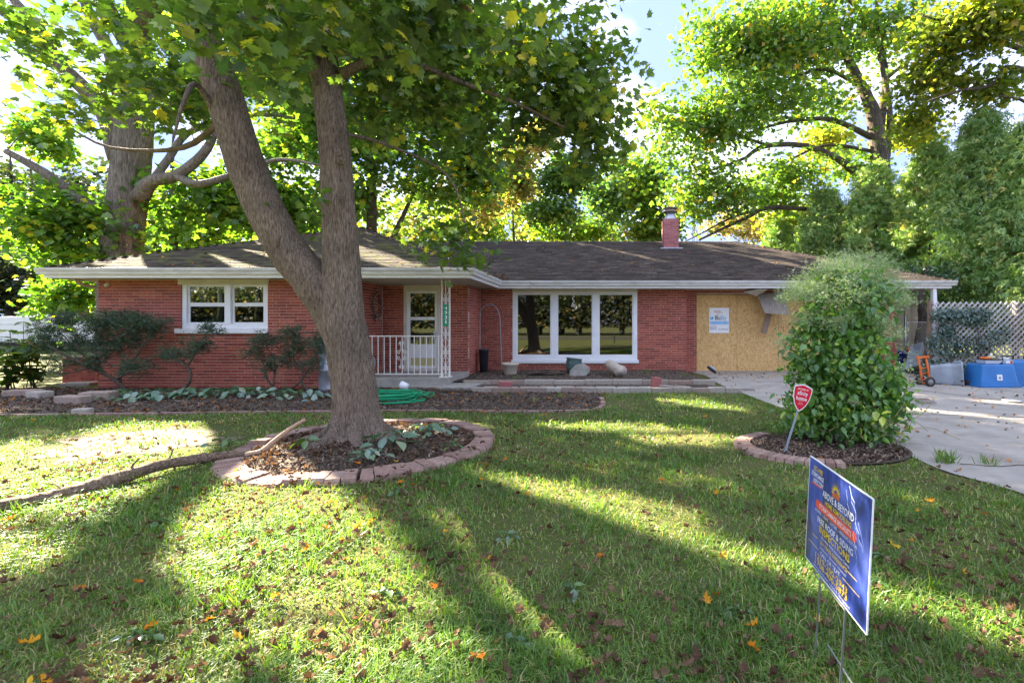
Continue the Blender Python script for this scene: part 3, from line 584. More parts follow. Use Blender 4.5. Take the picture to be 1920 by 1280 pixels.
LF = {
 'maple': leafmat('maple_leaf', [(0, (0.059, 0.119, 0.030)), (.45, (0.127, 0.216, 0.033)), (.8, (0.238, 0.312, 0.042)), (.93, (0.475, 0.446, 0.045)), (1, (0.743, 0.594, 0.045))], .55, .06, .45),
 'silver': leafmat('silver_maple_leaf', [(0, (0.057, 0.135, 0.024)), (.5, (0.127, 0.256, 0.028)), (.85, (0.230, 0.351, 0.034)), (1, (0.575, 0.513, 0.041))], .6, .05),
 'oak': leafmat('oak_leaf', [(0, (0.087, 0.175, 0.037)), (.6, (0.191, 0.315, 0.045)), (.86, (0.347, 0.438, 0.052)), (.93, (0.712, 0.559, 0.045)), (1, (0.712, 0.420, 0.045))], .5, .07),
 'yellow': leafmat('yellow_leaf', [(0, (.12, .19, .03)), (.5, (.30, .33, .045)), (1, (.68, .50, .06))], .6, .05),
 'peach': leafmat('peach_leaf', [(0, (.16, .20, .06)), (.4, (.46, .38, .16)), (.75, (.58, .36, .22)), (1, (.62, .52, .16))], .5, .05),
 'soft': leafmat('soft_green_leaf', [(0, (0.070, 0.154, 0.056)), (.6, (0.140, 0.266, 0.084)), (1, (0.336, 0.392, 0.070))], .5, .06),
 'lime': leafmat('lime_leaf', [(0, (0.092, 0.194, 0.026)), (.6, (0.204, 0.337, 0.036)), (1, (0.459, 0.492, 0.043))], .6, .05),
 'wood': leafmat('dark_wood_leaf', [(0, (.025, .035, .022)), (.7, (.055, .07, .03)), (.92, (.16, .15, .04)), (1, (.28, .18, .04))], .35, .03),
 'cedar': leafmat('cedar_spray', [(0, (0.156, 0.288, 0.085)), (.55, (0.311, 0.468, 0.139)), (.88, (0.570, 0.652, 0.192)), (.95, (0.660, 0.652, 0.214)), (1, (0.660, 0.521, 0.171))], .3, .05, .5),
 'yew': leafmat('yew_needle', [(0, (.022, .055, .03)), (.6, (.055, .11, .05)), (.85, (.12, .16, .07)), (.93, (.17, .09, .06)), (1, (.22, .11, .07))], .2, .04, .5),
 'shrub': leafmat('clematis_leaf', [(0, (0.075, 0.190, 0.038)), (.6, (0.151, 0.326, 0.052)), (.92, (0.302, 0.508, 0.052)), (1, (0.603, 0.653, 0.086))], .35, .07, .45),
 'seed': leafmat('seed_head', [(0, (.24, .34, .17)), (.5, (.42, .50, .31)), (1, (.66, .69, .52))], .4, .05),
 'hosta': leafmat('hosta_leaf', [(0, (0.054, 0.144, 0.072)), (.6, (0.120, 0.228, 0.120)), (.9, (0.216, 0.300, 0.156)), (1, (0.456, 0.504, 0.060))], .3, .12, .4),
 'weed': leafmat('weed_leaf', [(0, (.06, .14, .04)), (.7, (.12, .22, .05)), (1, (.30, .38, .04))], .4, .08),
 'hydrangea': leafmat('broad_leaf', [(0, (.05, .12, .02)), (.6, (.13, .22, .025)), (1, (.34, .40, .04))], .55, .07),
 'ivy': leafmat('ivy_leaf', [(0, (0.026, 0.072, 0.046)), (.7, (0.058, 0.124, 0.072)), (1, (0.156, 0.221, 0.104))], .2, .10, .4),
 'grass': leafmat('grass_blade', [(0, (.085, .185, .022)), (.5, (.142, .27, .03)), (.78, (.24, .335, .05)), (.9, (.40, .35, .14)), (1, (.50, .42, .22))], .45, .04, .5, 3, (1.22, 1.2, .5)),
}
# light shafts reach these spots of the lawn: crowns are open along them (centre x, y, half length, half width)
SHAFTS = [(-3.2, 6.8, 1.9, .7), (-5.0, 5.9, 2.2, .75), (-1.9, 3.1, 1.1, .55), (-2.9, 4.1, 1.4, .45), (-1.15, 2.5, .9, .40), (-1.3, 4.62, .75, .34), (-.25, 4.0, .85, .26), (.75, 3.15, .55, .17), (1.85, 2.35, .8, .22), (.1, 6.9, 1.7, .42), (1.4, 6.4, .9, .3), (2.0, 8.7, .8, .3), (-.25, 2.25, .6, .2),
          (-7, 8.2, 1.5, .4), (6.5, 7.3, 3, .16), (7.5, 9.0, 2.4, .14), (-.6, 7.6, 1.2, .3)]
_sd = SUN[:2] / np.linalg.norm(SUN[:2]); _k = math.tan(SUN_EL)
_rs = np.random.default_rng(5)
SOFT = [(-2.4, 3.7, 2.8, 1.5, .64), (-4.6, 6.3, 2.4, 1.2, .6), (-.2, 2.6, 1.2, .6, .45), (2.2, 3.6, 2.0, .9, .3), (.8, 5.2, 2.2, 1.0, .3)]
DOTS = np.c_[_rs.uniform(-7, 9, 150), _rs.uniform(1.8, 12, 150), _rs.uniform(.10, .26, 150)]
def in_shaft(p, grow=.0):
    p = np.atleast_2d(p); g = p[:, :2] - _sd * (p[:, 2:3] / _k); hit = np.zeros(len(p), bool)
    for cx_, cy_, a_, b_ in SHAFTS:
        d = g - (cx_, cy_); u = d @ _sd; w = d @ np.array((-_sd[1], _sd[0])); hit |= (u / (a_ + grow))**2 + (w / (b_ + grow))**2 < 1
    if grow > .1:
        for cx_, cy_, a_, b_, pr in SOFT:
            d = g - (cx_, cy_); u = d @ _sd; w = d @ np.array((-_sd[1], _sd[0])); hit |= ((u / a_)**2 + (w / b_)**2 < 1) & (_rs.random(len(p)) < pr)
        for cx_, cy_, r_ in DOTS: hit |= ((g - (cx_, cy_))**2).sum(1) < (r_ + .12)**2
    # streaks over the roof
    g2 = p[:, :2] - _sd * ((p[:, 2:3] - 3.6) / _k)
    for cx_, cy_, a_, b_ in ((1.2, 16.4, 2.6, .14), (4.6, 16.0, 2.2, .13), (6.0, 15.2, 2.4, .2), (-9.8, 11.5, 1.6, .4), (-7.3, 12.0, 1.2, .15), (-4.6, 13.2, 1.2, .12)):
        d = g2 - (cx_, cy_); u = d @ _sd; w = d @ np.array((-_sd[1], _sd[0])); hit |= (u / (a_ + grow))**2 + (w / (b_ + grow))**2 < 1
    return hit
class Tree:
    def __init__(s, name, label, base, bark, leaf, cat='tree', group=None, leafname='foliage'):
        s.o = thing(name, label, cat, base, group); s.bark = bark; s.leaf = leaf; s.wood = MB(); s.nodes = []; s.rad = []; s.cl = []; s.base = np.asarray(base, float); s.knots = []
    def limb(s, P, r, seg=12, n=24, wob=.03, flare=0):
        P = smooth_path(P, n); r = np.interp(np.linspace(0, 1, n), np.linspace(0, 1, len(r)), r)
        s.wood.tube(P, r, seg, wob=wob); s.nodes += list(P); s.rad += list(r); return s
    def clumps(s, c, rx, ry, rz, n, shell=.35, leaves=None):
        d = R.normal(size=(n, 3)); d /= np.linalg.norm(d, axis=1)[:, None]; q = (shell + (1 - shell) * R.random(n))[:, None]**.6
        s.cl.append(np.asarray(c) + d * q * np.array((rx, ry, rz))); return s
    def grow(s, prune=False, twig=.012, arch=.15, seg=4, start=0):
        c = np.vstack(s.cl); 
        if prune: c = c[~in_shaft(c, .24)]
        nodes = np.array(s.nodes); rad = np.array(s.rad); nodes, rad = nodes[start:], rad[start:]
        d0 = np.array([np.min(((nodes - q)**2).sum(1)) for q in c]); c = c[np.argsort(d0)]; s.tips = []
        for q in c:
            dd = ((nodes - q)**2).sum(1); i = int(np.argmin(dd)); a_ = nodes[i]; L = math.sqrt(dd[i]) + 1e-6
            n = 6; t = np.linspace(0, 1, n)[:, None]; mid = (a_ + q)/2 + R.normal(0, .1*L, 3) + np.array((0, 0, arch*L))
            P = (1-t)**2*a_ + 2*t*(1-t)*mid + t*t*q; r0 = min(rad[i]*.75, twig*(.7 + .55*L)); rr = np.linspace(r0, max(r0*.35, twig*.3), n)
            s.wood.tube(P, rr, seg if r0 > .02 else 3, cap=False); nodes = np.vstack((nodes, P[1:])); rad = np.concatenate((rad, rr[1:])); s.tips.append((P[n//2], q))
        s.c = np.array([b_ for a_, b_ in s.tips]); s.a = np.array([a_ for a_, b_ in s.tips]); return s
    def foliage(s, tmpl, per, size, spread, up=.7, flat=.6, hang=.3, bias=0., lum=None, prune=False, name='foliage', big=0, order=None, vary=.3):
        n = len(s.c)*per; k = np.repeat(np.arange(len(s.c)), per); t = R.random(n)[:, None]**.7
        p = s.a[k]*(1-t) + s.c[k]*t + R.normal(size=(n, 3)) * np.array((spread, spread, spread*flat)); 
        if prune: ok = ~in_shaft(p, .03); p, k = p[ok], k[ok]; n = len(p)
        z = R.normal(size=(n, 3))*.75; z[:, 2] = np.abs(z[:, 2]) + up; x = R.normal(size=(n, 3)); y_ = R.normal(size=(n, 3)); y_[:, 2] -= hang*2
        f = frames(z, np.cross(y_, z)); sc = size * np.clip(R.normal(1, vary, n), .45, 1.7); cv = R.normal(0, .16, len(s.c))
        rnd = np.clip(R.normal(.42 + bias, .20, n) + cv[k], 0, 1); yel = R.random(n) < .03; rnd[yel] = R.uniform(.9, 1, yel.sum())
        if big:
            d = np.hypot(p[:, 0], p[:, 1]) + np.abs(p[:, 2] - 3)*.5 + 50*(p[:, 1] < 1.5); o = np.argsort(d); sel = o[:big]; keep = np.ones(n, bool); keep[sel] = False
            ms = []
            for q in range(12):
                b = MB(); b.add(tmpl[0], tmpl[1], rnd=(q + .5)/12); me = b.mesh('leaf'); me.materials.append(s.leaf); ms.append(me)
            for i in sel: place('leaf', ms[int(rnd[i]*11.99)], s.o, p[i], Matrix(f[i].tolist()).to_euler(), float(sc[i]))
            p, f, sc, rnd = p[keep], f[keep], sc[keep], rnd[keep]
        b = MB(); b.scatter(tmpl[0], tmpl[1], p, f, sc, rnd); o = b.build(name, s.leaf, s.o); o['kind'] = 'stuff'; return s
    def done(s, name='trunk', smooth=True): s.wood.build(name, s.bark, s.o, smooth); return s
def trunk_mesh(s, P, r, seg=48, n=90, furrow=.05, flare=None):
    P = smooth_path(P, n); r = np.interp(np.linspace(0, 1, n), np.linspace(0, 1, len(r)), r); th = np.arange(seg)/seg*2*np.pi
    v0 = s.wood.n; s.wood.tube(P, r, seg); v = s.wood.v[-1].reshape(n, seg, 3); d = v - P[:, None]; z = np.linspace(0, 1, n)[:, None]
    L = np.linalg.norm(P[-1] - P[0]); ph = th[None] + .12*np.sin(z*L*3 + 1.3) ; nz = np.zeros((n, seg))
    for k, a_ in ((3, .45), (5, .3), (9, .4), (15, .4), (22, .35)): nz += a_*np.sin(k*ph + R.random()*6 + z*L*R.uniform(-1.2, 1.2))
    nz += .5*R.normal(size=(n, seg))*.6
    sc = 1 + furrow*nz
    if flare is not None:
        fl = flare*np.exp(-z*L/.22); sc = sc + fl*(1 + .55*np.sin(5*th[None] + .7) + .3*np.sin(8*th[None]))
    s.wood.v[-1] = (P[:, None] + d*sc[..., None]).reshape(-1, 3); s.nodes += list(P); s.rad += list(r)
# ---- the maple in front of the house
Y0 = 5.88; b0 = at(668, 826, Y0); b0[2] = .06
t = Tree('maple_tree', 'large two stemmed maple rising from the brick ringed bed before the house', b0, M['bark'], LF['maple'])
fork = at(652, 512, Y0)
trunk_mesh(t, [b0 + (0, 0, -.05), at(667, 760, Y0), at(655, 660, Y0), at(640, 585, Y0), at(640, 500, Y0), at(636, 400, Y0), at(628, 280, Y0), at(612, 150, Y0 + .05), at(600, 20, Y0 + .1), at(592, -180, Y0 + .2), at(590, -420, Y0 + .3)], [.28, .245, .236, .245, .20, .18, .165, .155, .14, .11, .08], seg=72, n=130, flare=.5)
trunk_mesh(t, [at(640, 640, Y0), at(600, 545, Y0 - .02), at(545, 475, Y0 - .05), at(495, 385, Y0 - .12), at(455, 290, Y0 - .2), at(418, 170, Y0 - .3), at(380, 60, Y0 - .35), at(345, -90, Y0 - .4), at(300, -330, Y0 - .3)], [.16, .215, .205, .20, .19, .175, .145, .11, .06], n=70)
for q, L_ in ((-.35, .48), (.7, .38), (2.0, .34), (3.3, .42), (4.2, .46), (5.15, .44)):
    d_ = np.array((math.cos(q), math.sin(q), 0)); e_ = np.array((math.cos(q + .5), math.sin(q + .5), 0)); t.wood.tube(smooth_path([b0 + d_*.14 + (0, 0, .30), b0 + d_*.25 + (0, 0, .13), b0 + d_*.36 + (0, 0, .06), b0 + d_*L_ + e_*.06 + (0, 0, .05), b0 + d_*(L_ + .18) + e_*.16 - (0, 0, .02)], 14), np.linspace(.12, .03, 14), 10, wob=.05)
n0 = len(t.nodes)
for P, r in (([(612, 180, 0), (560, 60, -.3), (520, -40, -.5)], [.075, .055, .03]), ([(640, 140, 0), (700, 114, .05), (790, 125, .2), (865, 155, .4), (960, 190, .5), (1060, 240, .6)], [.07, .05, .042, .035, .025, .015]),
             ([(628, 100, 0), (665, 20, .2), (720, 15, .3), (820, 40, .4), (900, 10, .5), (1010, 30, .4)], [.05, .045, .04, .03, .02, .012]), ([(630, 90, 0), (690, 40, .6), (740, 40, 1), (900, 60, 1.5)], [.06, .05, .04, .02]),
             ([(640, 250, 0), (720, 270, .5), (840, 330, .6), (880, 450, .4)], [.03, .02, .015, .008]), ([(420, 240, -.25), (370, 160, -.6), (345, 190, -.9), (325, 260, -1.0)], [.04, .03, .02, .01]), ([(560, 60, 0), (480, 30, -1.0), (360, 60, -2.4)], [.05, .035, .018]),
             ([(600, 40, 0), (760, -60, -1.2), (880, 20, -2.0)], [.05, .035, .018]), ([(430, 190, -.25), (400, 240, .5), (330, 280, 1.2), (200, 275, 1.6), (100, 220, 1.5)], [.05, .04, .035, .02, .01]),
             ([(596, 0, 0), (500, -200, 2), (420, -350, 3)], [.07, .05, .02]), ([(596, -100, 0), (800, -300, 1), (1000, -380, 2)], [.07, .05, .02]), ([(350, -80, -.3), (150, -200, -.6), (0, -300, 0)], [.06, .04, .02])):
    t.limb([at(a_, b_, Y0 + c_) for a_, b_, c_ in P], r, 8, 16)
n1 = len(t.nodes)
def cl(t, px, py, Y, rx, ry, rz, n, shell=.0): t.clumps(at(px, py, Y), rx, ry, rz, n, shell)
cl(t, 950, 100, 6.6, 1.7, 1.2, .7, 84); cl(t, 1090, 140, 6.8, .70, .8, .8, 44); cl(t, 1120, 280, 7.0, .36, .6, .5, 18); cl(t, 800, 180, 6.8, 1.0, .8, .5, 30); cl(t, 760, 90, 6.2, .9, .9, .45, 36)
cl(t, 900, 280, 7.0, .9, .5, .4, 14); cl(t, 1010, 240, 7.2, .9, .5, .4, 22)
for px, py, Yq, n in ((760, 350, 6.7, 4), (800, 400, 6.6, 4), (835, 445, 6.5, 8), (850, 490, 6.45, 9), (800, 490, 6.3, 3), (740, 300, 6.6, 4), (545, 460, 5.7, 2), (560, 430, 5.6, 1)): cl(t, px, py, Yq, .2, .2, .16, n)
cl(t, 500, 20, 5.2, .9, 1.0, .45, 40); cl(t, 420, 60, 3.6, .35, .4, .3, 10); cl(t, 230, 160, 6.2, 1.0, .8, .65, 22); cl(t, 120, 90, 5.6, .5, .6, .4, 7); cl(t, 320, 130, 6.2, .6, .6, .6, 16); cl(t, 300, 230, 7.0, .6, .6, .5, 9); cl(t, 140, 230, 6.5, .5, .5, .45, 6)
cl(t, 520, 130, 6.6, .6, .7, .7, 24); cl(t, 700, 200, 6.9, .5, .5, .6, 16); cl(t, 840, 30, 4.2, .7, .7, .35, 20); cl(t, 640, -10, 3.8, .9, .8, .3, 22)
t.clumps((-2.0, 6.5, 8.0), 4.0, 3.5, 2.5, 70, .2)
t.grow(True, twig=.010, start=n0)
t.foliage(MAPLE, 28, .098, .23, up=.55, hang=.5, prune=True, big=300).done()
for px, py, Yq, r_ in ((640, 298, Y0 - .17, .055), (641, 250, Y0 - .16, .03), (418, 148, Y0 - .45, .05), (640, 372, Y0 - .18, .03)):
    c = at(px, py, Yq); b = MB(); a_ = np.linspace(0, 2*np.pi, 15); b.tube([c + np.array((math.cos(q)*r_*.8, .01*math.sin(3*q), math.sin(q)*r_)) for q in a_], r_*.32, 6); b.lathe([(r_*.6, .0), (r_*.4, .01), (0, .012)], 10, c, np.array(((1, 0, 0), (0, 0, -1), (0, 1, 0)))); b.build('knot', M['bark'], t.o, True)
# ---- big silver maple behind the left corner of the house
Yb = 16.5; q0 = at(228, 500, Yb); q0[2] = 0
t = Tree('silver_maple', 'massive old silver maple with a thick grey trunk behind the low roof corner', q0, M['bark_grey'], LF['silver'])
trunk_mesh(t, [q0, at(228, 480, Yb), at(236, 380, Yb), at(252, 250, Yb), at(258, 130, Yb), at(258, 0, Yb), at(262, -180, Yb), at(270, -420, Yb)], [.62, .56, .52, .49, .40, .33, .25, .13], n=90, flare=.3)
n0 = len(t.nodes) - 60
for P, r in (([(222, 300, 0), (195, 210, -.2), (120, 130, -.5), (55, 60, -.6), (-20, 0, -.8)], [.28, .25, .21, .18, .14]), ([(118, 128, -.5), (70, 50, -.4), (15, -15, -.2), (-40, -120, 0)], [.16, .14, .12, .08]), ([(225, 180, 0), (205, 95, .3), (165, 20, .5), (130, -120, .6)], [.22, .18, .15, .08]),
             ([(262, 370, -.3), (285, 340, -.5), (330, 330, -.7), (380, 290, -.9), (405, 245, -1)], [.26, .2, .17, .13, .1]), ([(330, 330, -.7), (370, 345, -1), (430, 330, -1.3), (520, 300, -1.4), (600, 310, -1.5)], [.13, .12, .09, .06, .03]), ([(222, 410, 0), (160, 380, -.6), (85, 325, -.9), (12, 284, -1.0)], [.22, .17, .13, .09]),
             ([(270, 200, 0), (340, 130, .4), (430, 30, .8), (520, -120, 1)], [.24, .18, .13, .06]), ([(288, 338, -.5), (318, 295, -.2), (360, 245, .3), (480, 215, .6), (600, 230, .8)], [.12, .11, .1, .07, .03]), ([(258, 60, 0), (400, -150, -1.5), (560, -330, -3)], [.25, .16, .08]), ([(245, 90, 0), (60, -200, -2), (-150, -380, -4)], [.25, .16, .08]), ([(262, 0, 0), (300, -300, 3), (330, -500, 5)], [.25, .16, .08])):
    t.limb([at(a_, b_, Yb + c_) for a_, b_, c_ in P], r, 10, 18)
cl(t, 130, 420, 16, 2.2, 1.2, 1.5, 80); cl(t, 140, 560, 17, 1.0, .9, .8, 26); cl(t, 430, 370, 17.5, 2.6, 1.2, 1.3, 90); cl(t, 520, 400, 18, 1.8, 1.0, .9, 50); cl(t, 460, 190, 17, 2.8, 1.5, 1.8, 110); cl(t, 620, 250, 17, 2.0, 1.2, 1.5, 60); cl(t, 330, 180, 17.5, 1.6, 1.5, 2.0, 28); cl(t, 90, 260, 17.5, 1.0, 1.2, .9, 24); cl(t, 200, 60, 18, 2.6, 1.5, 1.6, 16); cl(t, 60, 40, 15.6, 1.0, 1.0, 1.2, 16); cl(t, 370, 40, 17, 2.0, 1.5, 1.6, 46)
t.clumps((-13.0, 15.5, 13.5), 6.5, 5, 4, 170, .2); t.clumps((-11, 17.5, 8), 1.8, 1.5, 1.3, 50, .1); t.clumps((-7.5, 15.2, 11.5), 4, 3.5, 2.6, 90, .1)
t.grow(True, twig=.016, start=n0)
t.foliage(MAPLE6, 46, .21, .42, up=.45, hang=.5, bias=.05, prune=True).done()
# ---- tree over the garage
Yr = 24.0; q0 = at(1655, 560, Yr); q0[2] = 0
t = Tree('oak_tree', 'wide spreading green oak flecked with orange whose limbs reach over the garage roof', q0, M['bark_dark'], LF['oak'])
t.limb([q0, at(1653, 400, Yr), at(1650, 300, Yr), at(1638, 220, Yr), at(1622, 175, Yr), at(1590, 110, Yr), at(1560, 20, Yr), at(1530, -120, Yr)], [.55, .5, .42, .34, .26, .2, .14, .06], 14, 40); n0 = 22
for P, r in (([(1645, 260, 0), (1660, 150, .3), (1640, 60, .5), (1590, 0, .6), (1500, -60, .6)], [.25, .17, .13, .1, .05]), ([(1663, 295, 0), (1668, 200, -.2), (1648, 90, -.3), (1640, -60, -.3)], [.16, .13, .1, .05]), ([(1635, 258, 0), (1560, 225, -.5), (1480, 228, -1), (1400, 250, -1.4)], [.15, .11, .08, .03]), ([(1600, 320, 0), (1560, 292, -.4), (1500, 272, -.8), (1430, 275, -1.2), (1390, 300, -1.6), (1300, 330, -2.2)], [.2, .15, .13, .11, .07, .03]),
             ([(1640, 285, 0), (1560, 272, .5), (1500, 290, .8), (1420, 340, 1), (1330, 400, 1.2)], [.1, .08, .06, .05, .02]), ([(1440, 273, -1.1), (1370, 250, -1.4), (1300, 235, -1.6), (1240, 215, -1.8)], [.08, .06, .04, .02]), ([(1515, 392, -1), (1440, 390, -1.3), (1400, 408, -1.5), (1310, 450, -1.8)], [.1, .1, .08, .05]), ([(1440, 392, -1.3), (1380, 405, -1.6), (1310, 440, -2), (1270, 460, -2.2)], [.06, .05, .03, .02]),
             ([(1610, 160, 0), (1540, 130, -.8), (1440, 165, -1.2), (1350, 180, -1.5)], [.1, .08, .05, .02]), ([(1580, 90, 0), (1480, 50, -1), (1370, 60, -1.5)], [.1, .07, .03]), ([(1660, 150, .3), (1740, 80, .5), (1800, 20, .8)], [.09, .06, .03])):
    t.limb([at(a_, b_, Yr + c_) for a_, b_, c_ in P], r, 8, 14)
cl(t, 1400, 90, 23, 3.4, 2.0, 1.9, 150); cl(t, 1340, 230, 22.5, 2.2, 1.5, 1.6, 80); cl(t, 1500, 60, 23.5, 3, 2, 2.2, 90); cl(t, 1650, 60, 24, 2.4, 1.6, 1.8, 60); cl(t, 1450, 190, 22.5, 2.4, 1.2, 1.0, 50); cl(t, 1330, 360, 22.3, 2.0, 1.2, 1.5, 64); cl(t, 1480, 330, 22.8, 1.8, 1.0, .9, 30); cl(t, 1550, 200, 24, 1.6, 1.4, 1.2, 24); cl(t, 1600, 320, 25, 1.4, 1.2, .9, 20); cl(t, 1230, 210, 22, .7, .7, .6, 10); cl(t, 1440, 370, 25, 1.8, 1.0, 1.0, 40); cl(t, 1250, 280, 22, .6, .6, .8, 10)
t.clumps((10.5, 24, 19.5), 5.5, 5, 3.5, 90, .2)
t.grow(True, twig=.016, start=n0)
t.foliage(MAPLE6, 40, .215, .56, up=.5, hang=.45, bias=.0, prune=True).done()
# ---- tree leaning in at the far right
q0 = at(2080, 560, 17); q0[2] = 0
t = Tree('yellowing_tree', 'half yellow tree leaning in above the tall cedars beside the driveway', q0, M['bark_dark'], LF['yellow'])
t.limb([q0, at(2040, 400, 17), at(1960, 150, 17), at(1915, 60, 17), at(1890, 0, 17), at(1830, -150, 17)], [.4, .36, .28, .24, .2, .1], 12, 30)
for P, r in (([(1935, 100, 0), (1880, 80, -.5), (1800, 50, -.8), (1730, 30, -1)], [.1, .07, .05, .02]), ([(1960, 150, 0), (1890, 125, -.3), (1860, 160, -.6), (1800, 170, -1), (1740, 190, -1)], [.1, .08, .06, .04, .02]), ([(1990, 240, 0), (1920, 190, -.5), (1870, 180, -.8)], [.08, .05, .02])): t.limb([at(a_, b_, 17 + c_) for a_, b_, c_ in P], r, 8, 12)
cl(t, 1810, 60, 16.5, 1.9, 1.2, 1.1, 70); cl(t, 1740, 150, 17.5, 1.3, 1.0, 1.1, 46); cl(t, 1880, 30, 15.5, 1.4, 1, .9, 44); cl(t, 1850, 170, 17, 1.1, .8, .7, 24); cl(t, 1720, 230, 19, .9, .8, .7, 20)
t.grow(True, twig=.014, start=8).foliage(MAPLE6, 36, .18, .36, up=.5, hang=.4, bias=-.14).done()
# ---- trees beyond the house
BG = [('maple_tree', 'dense deep green maple standing right behind the ridge of the house', 700, 24, 14, .35, 'oak', [(720, 270, 3.6, 2.2, 2.6, 120), (860, 330, 2.2, 1.5, 1.8, 80), (640, 380, 2.2, 1.6, 1.4, 46), (850, 230, 2.2, 1.6, 1.8, 60), (885, 265, 2.4, 2.4, 2.0, 90), (740, 180, 4.5, 3.5, 2.6, 140), (640, 60, 5, 4, 3, 130), (900, 100, 3.5, 3, 2.2, 70), (560, 200, 3, 3, 3, 60)], -.1),
 ('peach_tree', 'slim tree with peach and pink autumn leaves behind the roof ridge', 962, 33, 9, .22, 'peach', [(960, 330, 1.7, 1.5, 2.0, 90), (1000, 260, 1.5, 1.2, 1.5, 40), (900, 390, 1.7, 1.4, 1.2, 46)], 0),
 ('young_tree', 'young soft green tree nearest the peach coloured tree', 1062, 31, 8, .13, 'soft', [(1065, 330, 1.9, 1.4, 1.5, 90), (1040, 400, 2.0, 1.4, .9, 50)], 0),
 ('young_tree', 'feathery green tree between the chimney and the young soft green tree', 1150, 35, 8, .14, 'soft', [(1150, 380, 2.2, 1.5, 1.8, 100), (1170, 320, 1.2, 1, 1.2, 26)], .1),
 ('yellow_green_tree', 'bright yellow green tree glowing low behind the peach tree', 905, 41, 8, .16, 'lime', [(880, 420, 3, 1.5, 1.3, 80), (1080, 430, 4.4, 1.5, 1.1, 90)], .25),
 ('lime_tree', 'sunlit lime green tree seen through the fork of the front maple', 500, 30, 9, .2, 'lime', [(500, 390, 3.6, 2, 1.8, 120), (600, 410, 2.6, 1.8, 1.4, 70), (380, 420, 2.4, 1.6, 1.4, 60)], .1),
 ('dogwood_tree', 'small dark green tree with an orange sprig close to the chimney', 1215, 27, 7, .12, 'oak', [(1215, 350, 1.3, 1.2, 1.6, 60), (1230, 430, 1.4, 1.2, .9, 46)], -.02),
 ('russet_tree', 'distant pinkish russet tree low behind the antenna mast', 1390, 46, 8, .18, 'peach', [(1380, 420, 3.4, 2, 1.6, 60), (1440, 440, 2.4, 2, 1.0, 30)], .1),
 ('golden_tree', 'golden leaved tree between the oak trunk and the cedars', 1545, 31, 8, .18, 'yellow', [(1545, 270, 1.5, 1.4, 1.4, 46), (1700, 250, 2.0, 1.4, 1.5, 50), (1480, 410, 2.2, 1.4, 1.0, 36)], .1),
 ('tall_tree', 'tall lime green tree behind the massive silver maple', 330, 28, 12, .3, 'lime', [(330, 420, 3.2, 2, 1.4, 70), (150, 470, 3.0, 2, 1.4, 60), (300, 100, 5, 3, 3, 60), (560, 250, 3.5, 2, 2, 60)], .0)]
for nm, lb, px, Y, h, r0, lf, cs, bias in BG:
    q0 = at(px, 0, Y); q0[2] = 0; t = Tree(nm, lb, q0, M['bark_dark'], LF[lf])
    top = q0 + (R.normal(0, .3), 0, h); t.limb([q0, q0 + (R.normal(0, .15), 0, h*.35), q0 + (R.normal(0, .3), 0, h*.7), top], [r0, r0*.8, r0*.5, r0*.15], 8, 18)
    for sgn in (-1, 1): t.limb([q0 + (0, 0, h*.22), q0 + (sgn*h*.07, 0, h*.4), q0 + (sgn*h*.16, .3, h*.62)], [r0*.5, r0*.4, r0*.12], 6, 10)
    for a_ in cs: t.clumps(at(a_[0], a_[1], Y), a_[2], a_[3], a_[4], a_[5], .1)
    t.grow(True, twig=.02, start=5, seg=3).foliage(DIAM, 40, .27, .42, up=.5, hang=.3, bias=bias, prune=True).done()
# dark wood on the left: trunks one can tell apart plus one leafy mass
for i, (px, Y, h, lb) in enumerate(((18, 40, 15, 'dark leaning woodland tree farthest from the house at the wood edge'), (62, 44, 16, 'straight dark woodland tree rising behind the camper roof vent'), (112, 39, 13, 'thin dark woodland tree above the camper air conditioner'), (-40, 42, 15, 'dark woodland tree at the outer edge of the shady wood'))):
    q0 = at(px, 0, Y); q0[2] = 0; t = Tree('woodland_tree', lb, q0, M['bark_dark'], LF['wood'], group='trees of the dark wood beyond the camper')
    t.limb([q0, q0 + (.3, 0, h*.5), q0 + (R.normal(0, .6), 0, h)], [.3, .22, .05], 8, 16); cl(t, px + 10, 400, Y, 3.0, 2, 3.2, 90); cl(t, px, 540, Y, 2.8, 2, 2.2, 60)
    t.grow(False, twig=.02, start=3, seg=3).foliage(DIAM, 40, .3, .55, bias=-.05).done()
b = MB(); n = 80000; X_ = R.uniform(-85, 70, n); hh = np.interp(X_, [-85, -48, -40, -28, -18, -4, 2, 10, 18, 30, 70], [17, 16.5, 11, 11, 15, 15, 10, 7, 8, 12, 12]) + 1.3*np.sin(X_*.6) + .9*np.sin(X_*1.7); p = np.c_[X_, R.uniform(46, 60, n), R.random(n)**.85*hh]; tone = np.interp(X_, [-85, -48, -36, -20, 70], [.2, .22, .6, .72, .72])  # backlit brightness put into the leaf tone, all but the dark left end
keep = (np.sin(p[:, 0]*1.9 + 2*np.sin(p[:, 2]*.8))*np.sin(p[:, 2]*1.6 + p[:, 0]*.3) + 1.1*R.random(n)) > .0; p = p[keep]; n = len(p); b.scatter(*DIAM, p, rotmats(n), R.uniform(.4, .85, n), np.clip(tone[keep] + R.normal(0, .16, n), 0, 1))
tag(b.build('far_woods', leafmat('far_leaf', [(0, (.03, .04, .025)), (.3, (.06, .085, .03)), (.6, (.14, .22, .04)), (.8, (.24, .30, .05)), (.94, (.42, .32, .08)), (1, (.42, .24, .12))], .5, .03)), 'leafy mass of far woodland closing the view behind the yard', 'woods', kind='stuff')
